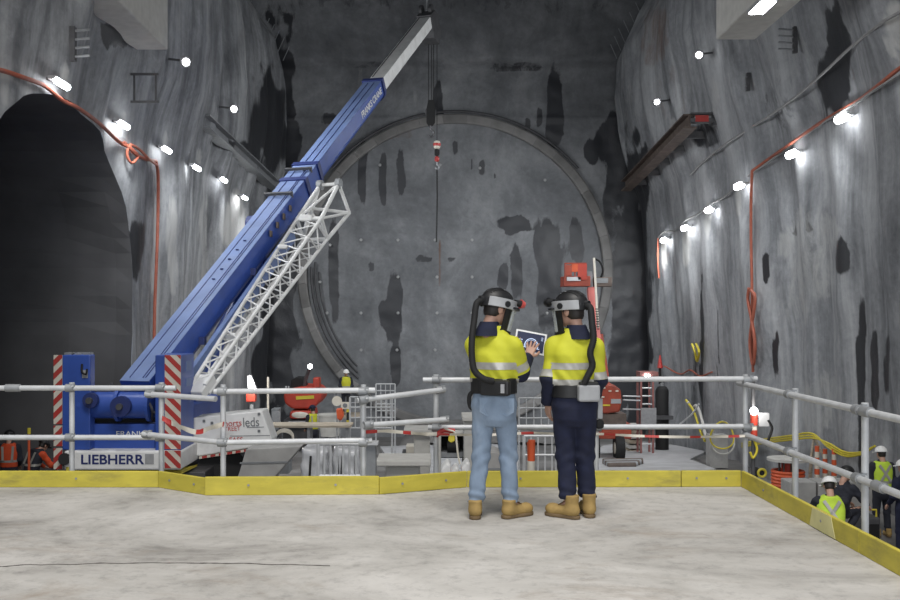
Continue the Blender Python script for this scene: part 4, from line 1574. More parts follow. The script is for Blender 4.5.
HEAD = [sd_ell((0, -.012, .03), (.077, .098, .092)), sd_ell((0, .03, -.055), (.057, .060, .066)), sd_ell((0, .062, -.02), (.05, .035, .05))]
HEADF = [sd_cap((0, .094, .018), (0, .112, -.022), .009, .0145), sd_ell((0, .078, .03), (.052, .022, .016)), sd_ell((0, .088, -.062), (.024, .011, .008)), sd_ell((0, .086, -.076), (.022, .011, .008)),
         sd_ell((.08, -.008, -.012), (.012, .025, .034)), sd_ell((-.08, -.008, -.012), (.012, .025, .034)), sd_ell((0, .078, -.105), (.02, .016, .014))]
NECK = [sd_cap((0, -.03, -.06), (0, -.045, -.18), .053, .056)]


def add_meshes(parts):
    vs, fs, n = [], [], 0
    for V, Fq in parts:
        vs.append(V); fs.append(np.asarray(Fq) + n); n += len(V)
    return np.concatenate(vs), np.concatenate(fs).tolist()


def band_split(V, Fq, planes):
    """cut a mesh along planes so that colour borders are crisp"""
    bm = bmesh.new()
    bv = [bm.verts.new(v) for v in V]
    for f in Fq:
        try: bm.faces.new([bv[i] for i in f])
        except ValueError: pass
    for co, no in planes:
        bmesh.ops.bisect_plane(bm, geom=bm.verts[:] + bm.edges[:] + bm.faces[:], plane_co=Vector(co), plane_no=Vector(no), dist=1e-5)
    bm.verts.index_update()
    bm.normal_update()
    V2 = np.array([v.co[:] for v in bm.verts]); N2 = np.array([v.normal[:] for v in bm.verts])
    F2 = [[v.index for v in f.verts] for f in bm.faces]
    C2 = np.array([f.calc_center_median()[:] for f in bm.faces])
    bm.free()
    return V2, N2, F2, C2


def tape_mesh(V, N, F, sel, off):
    use = [F[i] for i in sel]
    ids = sorted({i for f in use for i in f})
    mp = {a: k for k, a in enumerate(ids)}
    return V[ids] + N[ids] * off, [[mp[i] for i in f] for f in use]


def tube_frames(a, b):
    d = np.array(b, float) - np.array(a, float)
    return d / np.linalg.norm(d)


def boot(parent, pos, yaw, res, mat, sole, laces=True, h=.15, side=1):
    R = rotz(yaw)
    up = union([sd_cap((0, -.075, .062), (0, .125, .052), .047, .044), sd_ell((0, .13, .058), (.047, .06, .042)), sd_cap((0, -.055, .08), (0, -.06, h), .050, .057)], .035)
    f = lambda p: np.maximum(np.maximum(up(p), .024 - p[:, 2]), p[:, 2] - h)
    V, Fq = surf(f, (-.08, -.16, -.01), (.08, .21, h + .03), res)
    o = link_mesh('boot', V @ R.T + np.array(pos), Fq.tolist(), mat, parent, smooth=True)
    def sf(p):
        q = p.copy(); q[:, 2] = 0
        d = smin(sd_cap((0, -.082, 0), (0, .05, 0), .047, .042)(q), sd_ell((0, .115, 0), (.054, .085, 1))(q), .04)
        return np.maximum(d, np.maximum(-p[:, 2], p[:, 2] - .030))
    V, Fq = surf(sf, (-.08, -.16, -.02), (.08, .22, .05), res)
    link_mesh('sole', V @ R.T + np.array(pos), Fq.tolist(), sole, o, smooth=False)
    if laces:
        for k in range(4):
            y, z = .055 - .022 * k, .105 + .012 * k
            a = R @ np.array((-.026, y, z)) + pos; b = R @ np.array((.026, y, z + .004)) + pos
            MB().cyl(a, b, .0045, n=5).build('lace', M['lace'], o)
    return o


def build_body(root, base, J, res_hi=.009, res_lo=.022, skin=None, hand_res=.0055):
    """one mesh: head, neck, hands and the body under the clothes"""
    parts = []
    hc, hy, hp = np.array(J['head']), J['head_yaw'], J.get('head_pitch', 0)
    R = rotz(hy) @ rotx(hp)
    fh = union([union(HEAD, .03), *HEADF], .012)
    full = union([fh, *NECK], .02)
    V, Fq = surf(full, (-.11, -.16, -.26), (.11, .14, .14), res_hi)
    parts.append((V @ R.T + hc, Fq))
    neck = hc + R @ np.array((0, -.05, -.17))
    inner = [sd_cap(neck, J['chest'], .055, .10), sd_cap(J['chest'], J['pelvis'], .10, .10)]
    for s in 'LR':
        inner += [sd_cap(J['chest'], J['sh' + s], .08, .04), sd_cap(J['sh' + s], J['el' + s], .035, .03), sd_cap(J['el' + s], J['wr' + s], .030, .024),
                  sd_cap(J['pelvis'], J['hip' + s], .09, .06), sd_cap(J['hip' + s], J['kn' + s], .06, .042), sd_cap(J['kn' + s], J['an' + s], .042, .03),
                  sd_cap(J['an' + s], np.array(J['an' + s]) + rotz(J['fy' + s]) @ np.array((0, .1, -.05)), .03, .025)]
    allp = np.array([J[k] for k in J if k[:2] in ('sh', 'el', 'wr', 'hi', 'kn', 'an', 'ch', 'pe')])
    V, Fq = surf(union(inner, .03), allp.min(0) - .17, np.maximum(allp.max(0), neck) + .16, res_lo)
    parts.append((V, Fq))
    for s in 'LR':
        if 'hd' + s not in J: continue
        hd, pn, th, curl = J['hd' + s]
        w = np.array(J['wr' + s], float)
        pr = hand_prims(w, hd, pn, th, curl, J.get('spread', .1))
        back = w - (w - np.array(J['el' + s])) * 0.0
        e = np.array(J['el' + s], float)
        pr.append(sd_cap(w + (e - w) * .35, w + np.array(hd) / np.linalg.norm(hd) * .02, .026, .022))
        tip = w + np.array(hd) / np.linalg.norm(hd) * .2
        lo = np.minimum(np.minimum(w, tip), w + (e - w) * .35) - .08
        hi = np.maximum(np.maximum(w, tip), w + (e - w) * .35) + .08
        V, Fq = surf(union(pr, .006), lo, hi, hand_res)
        parts.append((V, Fq))
    V, Fq = add_meshes(parts)
    return link_mesh('body', V + np.array(base), Fq, skin or M['skin'], root, smooth=True), R, hc


def arc_band(R, c, rx, ry, a0, a1, z0, z1, th, n=24, slope=0.0, taper=0.0):
    """curved plate around the head; angle 0 = forward (+Y)"""
    vs, fs = [], []
    for k in range(n + 1):
        a = math.radians(a0 + (a1 - a0) * k / n)
        for (zz, tp) in ((z0, taper), (z1, 0)):
            for t_ in (0, th):
                x = (rx + t_ + tp) * math.sin(a); y = (ry + t_ + tp) * math.cos(a)
                vs.append(R @ np.array((x, y, zz + slope * (y))) + c)
    for k in range(n):
        a, b = k * 4, (k + 1) * 4
        fs += [(a, b, b + 2, a + 2), (a + 1, a + 3, b + 3, b + 1), (a, a + 1, b + 1, b), (a + 2, b + 2, b + 3, a + 3)]
    fs += [(0, 2, 3, 1), (n * 4, n * 4 + 1, n * 4 + 3, n * 4 + 2)]
    return MB().add(vs, fs)


def powered_helmet(root, base, R, hc, lamp_mat, lamp_off=(0, .205, .085)):
    c = np.array(base) + hc + np.array((0, 0, .004))
    R = R * 1.09   # helmets sit with clearance around the head
    w = lambda *q: Vector(R @ np.array(q) + c)
    # shell
    dome = sd_ell((0, -.008, .038), (.108, .135, .112))
    f = lambda p: np.maximum(np.maximum(dome(p), np.where(p[:, 1] < .03, .006, .028) - p[:, 2]), -sd_ell((0, -.008, .03), (.1, .127, .1))(p))
    V, Fq = surf(f, (-.13, -.17, -.02), (.13, .16, .17), .007)
    sh = link_mesh('helmet', V @ R.T + c, Fq.tolist(), M['blackpl'], root, smooth=True)
    for x in (-.05, -.017, .017, .05):
        pts = []
        for k in range(13):
            a = math.radians(-55 + 110 * k / 12)
            zz = .038 + .112 * math.cos(a) * math.sqrt(max(0, 1 - (x / .108) ** 2))
            yy = -.008 + .135 * math.sin(a) * math.sqrt(max(0, 1 - (x / .108) ** 2))
            pts.append(w(x, yy, zz + .002))
        MB().tube(pts, .0055, 6).build('rib', M['blackpl'], sh, smooth=True)
    for x in (-.034, .034):
        for k in range(3):
            MB().box(w(x, -.03 + .04 * k, .146 - .01 * abs(k - 1)), (.014, .02, .006)).build('vent', M['greypl'], sh)
    arc_band(R, c, .112, .138, -146, 146, .004, .074, .010, 34, slope=.05).build('visor_frame', M['greypl'], sh, smooth=True, bevel=.003)
    arc_band(R, c, .108, .132, 125, 235, -.006, .030, .008, 16, slope=.0).build('rear_band', M['blackpl'], sh, smooth=True)
    arc_band(R, c, .112, .140, -60, 60, .012, .026, .038, 24, slope=.05).build('peak', M['blackpl'], sh, smooth=True)
    arc_band(R, c, .100, .158, -78, 78, -.155, .030, .0025, 26, taper=-.012).build('face_shield', M['shield'], sh, smooth=True)
    arc_band(R, c, .090, .148, -86, 86, -.170, -.150, .006, 24, taper=-.004).build('shield_seal', M['blackpl'], sh, smooth=True)
    for s in (-1, 1):
        arc_band(R, c, .101, .150, s * 60 if s > 0 else -84, s * 84 if s > 0 else -60, -.16, .03, .008, 6, taper=-.012).build('shield_edge', M['blackpl'], sh, smooth=True)
        MB().cyl(w(s * .112, .01, .036), w(s * .130, .01, .036), .025, n=14).build('pivot', M['blackpl'], sh, smooth=True)
    # head lamp
    l0 = w(lamp_off[0], lamp_off[1] - .065, lamp_off[2])
    l1 = w(*lamp_off)
    d = (l1 - l0).normalized()
    lb = MB().tube([l0, l0 + d * .02, l0 + d * .045, l1], [.022, .024, .030, .032], 14).build('headlamp', M['blackpl'], sh, smooth=True)
    MB().cyl(l1 - d * .012, l1 + d * .024, .040, .028, 14).build('lamp_lens', lamp_mat, sh, smooth=True)
    MB().bar(w(0, .12, .075), l0, .03, .02).build('lamp_mount', M['blackpl'], sh)
    # air hose socket at the back
    MB().cyl(w(0, -.10, .045), w(0, -.165, .035), .032, .026, 14).build('hose_socket', M['blackpl'], sh, smooth=True)
    return sh


def air_hose(root, pts, r=.0255):
    p = arc_pts(pts, 16)
    rs = [r * (1.0 + .09 * (k % 2)) for k in range(len(p))]
    return MB().tube(p, rs, 10).build('air_hose', M['black'], root, smooth=True)


def hair_cap(root, base, R, hc):
    a = union([sd_ell((0, -.014, .028), (.083, .105, .098)), sd_ell((0, -.045, -.045), (.064, .062, .05))], .03)
    def f(p):
        d = a(p)
        d = np.maximum(d, p[:, 1] - .03 - .0 * p[:, 2])
        d = np.maximum(d, (-.072 - p[:, 2]) + np.where(p[:, 1] > -.03, (p[:, 1] + .03) * 1.0, 0))
        return d
    V, Fq = surf(f, (-.11, -.14, -.10), (.11, .08, .14), .008)
    link_mesh('hair', V @ R.T + hc + np.array(base), Fq.tolist(), M['hair'], root, smooth=True)


def eyes(root, base, R, hc):
    for s in (-1, 1):
        p = Vector(R @ np.array((s * .031, .084, .008)) + hc + np.array(base))
        MB().sphere(p, .011, 8, 6).build('eye', M['eye'], root, smooth=True)


def wr(p, amp, kx, kz):
    """cloth wrinkles"""
    x, y, z = p[:, 0], p[:, 1], p[:, 2]
    return amp * (np.sin(kz * z + 7 * np.sin(6 * x + 3 * y) + 2) * .6 + np.sin(kx * (x + .6 * y) + 11 * z) * .4)


def make_shirt(root, base, J, levels, yaw, res, slv, tapes, up_t, mats, arm_r=(.073, .064, .060, .046), tape_arm=None, z0=None, collar=None, extra_tape=None):
    """long sleeved work shirt; upper half in mats[0], lower sleeves in mats[1], reflective bands as parts"""
    arms = {}
    fs = [sd_stack(levels, yaw)]
    for s in 'LR':
        a, b, c = [np.array(J[k + s], float) for k in ('sh', 'el', 'wr')]
        arms[s] = (a, b, c)
        fs += [sd_cap(a, b, arm_r[0], arm_r[1]), sd_cap(b, c, arm_r[2], arm_r[3])]
    base_f = union(fs, .045)
    def f(p):
        return base_f(p) + wr(p, .0065, 24, 30) + .004 * np.sin(55 * (p[:, 2] + .7 * p[:, 0]) + 5 * np.sin(9 * p[:, 0])) * np.clip((1.32 - p[:, 2]) * 5, 0, 1)
    P3 = np.concatenate([np.array(v) for v in arms.values()])
    zs = [l[0] for l in levels]
    lo = np.minimum(P3.min(0), [min(l[1] - max(l[3], l[4]) for l in levels), min(l[2] - max(l[3], l[4]) for l in levels), min(zs)]) - .09
    hi = np.maximum(P3.max(0), [max(l[1] + max(l[3], l[4]) for l in levels), max(l[2] + max(l[3], l[4]) for l in levels), max(zs)]) + .09
    # cut sleeves open at the cuff so that hands show
    def g(p):
        d = f(p)
        for s in 'LR':
            a, b, c = arms[s]
            dr = tube_frames(b, c)
            near = np.linalg.norm(p - c.astype(np.float32), axis=1) < .12
            d = np.where(near, np.maximum(d, ((p - c) @ dr) - .0), d)
        return d
    V, Fq = surf(g, lo, hi, res)
    planes = [((0, 0, z), (0, 0, 1)) for band in tapes for z in band]
    for s in 'LR':
        a, b, c = arms[s]
        d1 = tube_frames(a, b)
        if tape_arm:
            for q in tape_arm: planes.append((a + (b - a) * q, d1))
        planes.append((a + (b - a) * up_t, d1))
    V2, N2, F2, C2 = band_split(V, Fq, planes)
    # classify
    dt = sd_stack(levels, yaw)(C2.astype(np.float32))
    mid = np.zeros(len(F2), int)
    tp_sel = []
    da = {}
    for s in 'LR':
        a, b, c = arms[s]
        up = sd_cap(a, b, arm_r[0], arm_r[1])(C2.astype(np.float32)); fo = sd_cap(b, c, arm_r[2], arm_r[3])(C2.astype(np.float32))
        da[s] = (up, fo)
    for i, cpt in enumerate(C2):
        best, who = dt[i], 'T'
        for s in 'LR':
            if da[s][0][i] < best: best, who = da[s][0][i], s + 'u'
            if da[s][1][i] < best: best, who = da[s][1][i], s + 'f'
        if who == 'T':
            for z_a, z_b in tapes:
                if z_a <= cpt[2] <= z_b: tp_sel.append(i)
        else:
            a, b, c = arms[who[0]]
            tt = ((cpt - a) @ (b - a)) / ((b - a) @ (b - a))
            if who[1] == 'f' and up_t <= 1.0: mid[i] = 1
            elif tt > up_t: mid[i] = 1
            if tape_arm and who[1] == 'u' and tape_arm[0] <= tt <= tape_arm[1]: tp_sel.append(i)
            if tape_arm and who[1] == 'f' and tape_arm[1] > 1 and tape_arm[0] <= tt <= tape_arm[1]: tp_sel.append(i)
    o = link_mesh('shirt', V2 + np.array(base), F2, mats, root, smooth=True, midx=mid.tolist())
    if tp_sel:
        Vt, Ft = tape_mesh(V2, N2, F2, tp_sel, .003)
        # separate connected pieces into parts
        parent_ = list(range(len(Vt)))
        def find(a):
            while parent_[a] != a:
                parent_[a] = parent_[parent_[a]]; a = parent_[a]
            return a
        for fc in Ft:
            for q in fc[1:]:
                parent_[find(fc[0])] = find(q)
        groups = {}
        for fc in Ft: groups.setdefault(find(fc[0]), []).append(fc)
        for gfs in groups.values():
            if len(gfs) < 6: continue
            ids = sorted({i for fc in gfs for i in fc}); mp = {a: k for k, a in enumerate(ids)}
            link_mesh('reflective_band', Vt[ids] + np.array(base), [[mp[i] for i in fc] for fc in gfs], M['tape'], o, smooth=True)
    return o


def make_trousers(root, base, J, levels, yaw, res, mat, hem=.10, radii=(.098, .072, .070, .060), amp=.004):
    fs = [sd_stack(levels, yaw)]
    lo_z = {}
    for s in 'LR':
        h, k, a = [np.array(J[q + s], float) for q in ('hip', 'kn', 'an')]
        a2 = a + (a - k) / np.linalg.norm(a - k) * 0.05
        fs += [sd_cap(h, k, radii[0], radii[1]), sd_cap(k, a2, radii[2], radii[3])]
    bf = union(fs, .022)
    kz = J['knL'][2]
    def f(p):
        z = p[:, 2]
        near_hem = np.exp(-((z - .16) / .07) ** 2); near_knee = np.exp(-((z - kz) / .12) ** 2)
        w_ = wr(p, amp, 22, 30) * .6 + near_hem * .009 * np.sin(80 * z + 20 * p[:, 0] + 25 * p[:, 1]) + near_knee * .005 * np.sin(60 * z + 38 * p[:, 0] * np.sign(p[:, 0]) + 24 * p[:, 1])
        d = bf(p) + w_
        return np.maximum(d, hem - z)
    pts = np.array([J[q + s] for q in ('hip', 'kn', 'an') for s in 'LR'])
    lo = pts.min(0) - .15; hi = pts.max(0) + .15
    hi[2] = max(l[0] for l in levels) + .03
    lo[2] = hem - .03
    V, Fq = surf(f, lo, hi, res)
    return link_mesh('trousers', V + np.array(base), Fq.tolist(), mat, root, smooth=True)


def belt(root, base, cx, cy, z0, z1, rx, ry, yaw, mat, name='belt'):
    vs, fs = [], []
    n = 36
    for k in range(n):
        a = 2 * math.pi * k / n
        for (dr, z) in ((0, z0), (.016, z0 + .006), (.016, z1 - .006), (0, z1)):
            u = np.sign(math.cos(a)) * abs(math.cos(a)) ** .85 * (rx + dr); v = np.sign(math.sin(a)) * abs(math.sin(a)) ** .85 * (ry + dr)
            vs.append((cx + u * math.cos(yaw) - v * math.sin(yaw) + base[0], cy + u * math.sin(yaw) + v * math.cos(yaw) + base[1], z + base[2]))
    for k in range(n):
        k2 = (k + 1) % n
        for q in range(3):
            fs.append((k * 4 + q, k2 * 4 + q, k2 * 4 + q + 1, k * 4 + q + 1))
    return MB().add(vs, fs).build(name, mat, root, smooth=True)


def collar(root, base, R, hc, yaw):
    n0 = hc + R @ np.array((0, -.042, -.115)); n1 = hc + R @ np.array((0, -.052, -.20))
    n1[2] = n0[2] - .115
    vs, fs, n = [], [], 28
    for k in range(n):
        a = 2 * math.pi * k / n
        for c, rx, ry in ((n1, .112, .105), (n0, .077, .075), (n0, .068, .066), (n1, .10, .095)):
            u, v = rx * math.cos(a), ry * math.sin(a)
            dip = .028 * max(0, math.cos(a - math.pi / 2 - yaw)) if c is n0 else 0
            vs.append((c[0] + u, c[1] + v, c[2] - dip))
    for k in range(n):
        k2 = (k + 1) % n
        for q in range(4):
            fs.append((k * 4 + q, k2 * 4 + q, k2 * 4 + (q + 1) % 4, k * 4 + (q + 1) % 4))
    return MB().add([Vector(v) + Vector(base) for v in vs], fs).build('collar', M['navy'], root, smooth=True)


# ------------------------------------------------------------------ man in light jeans
DP = 8.13
LB_ = Vector((rX(494, DP), DP, 0))
J = dict(head=(.025, .03, 1.690), head_yaw=math.radians(-62), head_pitch=math.radians(-14), chest=(.01, .02, 1.36), pelvis=(.0, 0, .98),
         shL=(-.155, .09, 1.405), elL=(-.07, .33, 1.24), wrL=(.13, .44, 1.335), shR=(.150, -.085, 1.395), elR=(.215, -.005, 1.185), wrR=(.300, .215, 1.290),
         hipL=(-.080, .01, .90), knL=(-.105, .035, .50), anL=(-.148, -.02, .12), hipR=(.085, -.01, .90), knR=(.118, .03, .50), anR=(.135, -.005, .12),
         fyL=math.radians(-4), fyR=math.radians(-52), hdR=((.30, .45, .84), (.1, .95, -.35), -1, .22), hdL=((.55, .15, .35), (.1, -.8, .2), -1, .5), spread=.26)
man1 = thing('person', 'man in yellow work shirt and light blue jeans touching a tablet', 'person', LB_)
body, R_, hc_ = build_body(man1, LB_, J)
yw = math.radians(-33)
lv = [(1.02, -.005, 0, .175, .125), (1.10, -.008, .0, .185, .130), (1.2, -.012, .0, .198, .135), (1.32, -.008, .012, .205, .138), (1.40, .0, .02, .188, .125), (1.455, .008, .022, .150, .108), (1.50, .012, .024, .105, .092), (1.55, .014, .024, .082, .08)]
make_shirt(man1, LB_, J, lv, yw, .0115, None, [(1.205, 1.262), (1.085, 1.13)], .98, [M['hivis'], M['navy']], arm_r=(.080, .076, .066, .046), tape_arm=(.62, .88))
collar(man1, LB_, R_, hc_, yw)
tl = [(.74, .0, .0, .11, .10), (.80, .002, 0, .165, .128), (.90, .0, 0, .182, .135), (1.0, 0, 0, .174, .125), (1.09, -.005, 0, .168, .118)]
jn = make_trousers(man1, LB_, J, tl, yw * .6, .0115, M['jeans'], hem=.125, radii=(.096, .074, .072, .064), amp=.008)
for s in (-1, 1):
    c = LB_ + Vector((s * .078 + .015, -.136 - (.012 if s > 0 else -.012), .905))
    mbp = MB().extr([c + Vector((x, 0.004 + abs(x) * .22, z)) for x, z in ((-.06, .07), (.06, .07), (.06, -.04), (0, -.075), (-.06, -.04))], (0, -.004, 0))
    mbp.build('back_pocket', M['jeans'], jn)
boot(man1, LB_ + Vector((-.152, -.005, 0)), J['fyL'], .009, M['boot'], M['sole'])
boot(man1, LB_ + Vector((.165, -.01, 0)), J['fyR'], .009, M['boot'], M['sole'])
hair_cap(man1, LB_, R_, hc_); eyes(man1, LB_, R_, hc_)
powered_helmet(man1, LB_, R_, hc_, M['lampred'])
bl_ = belt(man1, LB_, -.002, 0, 1.005, 1.135, .178, .130, yw, M['blackpl'], 'harness_belt')
pk = MB().box(LB_ + Vector((.0, -.165, 1.062)), (.25, .075, .125), yw * .7).build('air_unit', M['blackpl'], man1, bevel=.02)
MB().box(LB_ + Vector((.055, -.232, 1.06)), (.030, .02, .07), yw * .7).build('air_unit_label', M['greypl'], pk)
pts = arc_pts([LB_ + Vector(q) for q in ((-.155, .0, 1.04), (-.20, .02, .98), (-.19, .03, .89), (-.14, -.04, .87))], 6)
MB().tube(pts, .018, 8).build('belt_strap', M['black'], man1, smooth=True)
hb = Vector(R_ @ np.array((0, -.155, .035)) + hc_) + LB_
air_hose(man1, [hb, hb + Vector((-.045, -.035, -.03)), LB_ + Vector((-.165, -.10, 1.60)), LB_ + Vector((-.185, -.15, 1.45)), LB_ + Vector((-.185, -.17, 1.30)), LB_ + Vector((-.165, -.185, 1.20)), LB_ + Vector((-.10, -.205, 1.14)), LB_ + Vector((-.015, -.205, 1.115))])

# tablet held by the man
tc = LB_ + Vector((.335, .425, 1.408))
ar = math.radians(10.6)
tx = Vector((math.cos(ar), 0, -math.sin(ar)))
tup = Vector((math.sin(ar), .30, math.cos(ar))).normalized()
Mt = frame(tc, tx, tup)   # local x right, y up, z towards the viewer
tw, th_ = .272, .195
t = thing('tablet', 'white framed tablet showing a tunnel drawing, held by the man in jeans', 'tablet', tc - Vector((0, 0, .1)))
MB().boxm(Mt @ Matrix.Translation((0, 0, -.006)), (tw, th_, .009)).build('back_shell', M['blackpl'], t, bevel=.003)
MB().boxm(Mt, (tw - .004, th_ - .004, .004)).build('bezel', M['tabwhite'], t)
sc_ = MB().boxm(Mt @ Matrix.Translation((0, 0, .0025)), (tw - .034, th_ - .034, .002)).build('screen', M['screenlit'], t)
arc = [Mt @ Vector((.012 + .058 * math.cos(a), -.035 + .068 * math.sin(a), .0045)) for a in np.linspace(math.radians(-15), math.radians(195), 30)]
MB().tube(arc, .0042, 4).build('tunnel_outline', M['screenline'], sc_)
arc = [Mt @ Vector((.012 + .047 * math.cos(a), -.035 + .056 * math.sin(a), .0045)) for a in np.linspace(math.radians(-10), math.radians(190), 30)]
MB().tube(arc, .0018, 4).build('tunnel_outline', M['screenline'], sc_)
MB().tube([Mt @ Vector((-.06, -.05, .0045)), Mt @ Vector((.085, -.05, .0045))], .003, 4).build('base_line', M['screenline'], sc_)
for k in range(4):
    MB().boxm(Mt @ Matrix.Translation((-.085, .012 - .017 * k, .0042)), (.034 - .006 * (k % 2), .006, .001)).build('text_line', M['screenline'], sc_)
for k in range(3):
    MB().boxm(Mt @ Matrix.Translation((.098, .055 - .012 * k, .0042)), (.016, .004, .001)).build('text_line', M['screenline'], sc_)

# ------------------------------------------------------------------ man in navy trousers
RB_ = Vector((rX(575, DP), DP, 0))
J = dict(head=(-.028, .035, 1.672), head_yaw=math.radians(48), head_pitch=math.radians(-6), chest=(.01, .02, 1.35), pelvis=(.0, 0, .98),
         shL=(-.162, .045, 1.395), elL=(-.205, -.01, 1.115), wrL=(-.212, .09, .92), shR=(.158, -.04, 1.39), elR=(.178, -.02, 1.115), wrR=(.165, .13, .92),
         hipL=(-.085, .01, .90), knL=(-.075, .02, .50), anL=(-.055, -.02, .12), hipR=(.08, -.01, .90), knR=(.085, .045, .50), anR=(.112, .05, .12),
         fyL=math.radians(50), fyR=math.radians(3), hdL=((.06, .22, -.97), (.75, .3, .1), 1, .40), hdR=((-.1, .45, -.9), (-.8, -.2, 0), -1, .45))
man2 = thing('person', 'man in yellow work shirt and navy trousers standing right of the tablet', 'person', RB_)
body, R_, hc_ = build_body(man2, RB_, J)
yw = math.radians(16)
lv = [(1.02, .0, 0, .175, .125), (1.10, .0, .0, .185, .130), (1.2, .0, .0, .198, .135), (1.32, .0, .008, .205, .136), (1.39, .0, .015, .182, .125), (1.445, -.004, .018, .146, .108), (1.49, -.008, .02, .104, .092), (1.54, -.01, .02, .082, .08)]
make_shirt(man2, RB_, J, lv, yw, .0115, None, [(1.205, 1.258), (1.075, 1.125)], .96, [M['hivis'], M['navy']], arm_r=(.078, .070, .068, .052), tape_arm=(.74, .955))
collar(man2, RB_, R_, hc_, yw)
tl = [(.74, .0, .0, .11, .10), (.80, .0, 0, .168, .128), (.90, .0, 0, .184, .135), (1.0, 0, 0, .176, .125), (1.09, 0, 0, .168, .118)]
tr = make_trousers(man2, RB_, J, tl, yw, .0115, M['navytr'], hem=.15, radii=(.100, .080, .078, .070), amp=.008)
boot(man2, RB_ + Vector((-.078, -.03, 0)), J['fyL'], .009, M['boot'], M['sole'], h=.19)
boot(man2, RB_ + Vector((.112, .06, 0)), J['fyR'], .009, M['boot'], M['sole'], h=.19)
hair_cap(man2, RB_, R_, hc_); eyes(man2, RB_, R_, hc_)
powered_helmet(man2, RB_, R_, hc_, M['blackpl'])
belt(man2, RB_, 0, 0, .975, 1.08, .180, .130, yw, M['blackpl'], 'harness_belt')
pk = MB().box(RB_ + Vector((.085, -.165, 1.02)), (.175, .08, .135), yw * .3).build('air_unit', M['greypl'], man2, bevel=.018)
MB().box(RB_ + Vector((.085, -.165, 1.095)), (.15, .06, .03), yw * .3).build('air_unit_cap', M['blackpl'], pk, bevel=.008)
hb = Vector(R_ @ np.array((0, -.155, .035)) + hc_) + RB_
air_hose(man2, [hb, hb + Vector((.025, -.045, -.03)), RB_ + Vector((.115, -.15, 1.58)), RB_ + Vector((.122, -.175, 1.45)), RB_ + Vector((.095, -.185, 1.34)), RB_ + Vector((.112, -.185, 1.24)), RB_ + Vector((.070, -.19, 1.15)), RB_ + Vector((.045, -.185, 1.09))])
# radio pouch on the right hip
MB().box(RB_ + Vector((.20, .02, .88)), (.045, .06, .17), .2).build('hip_pouch', M['greypl'], man2, bevel=.01)
MB().box(RB_ + Vector((.195, .0, .755)), (.07, .07, .075), .3).build('glove_clip', M['black'], man2, bevel=.02)


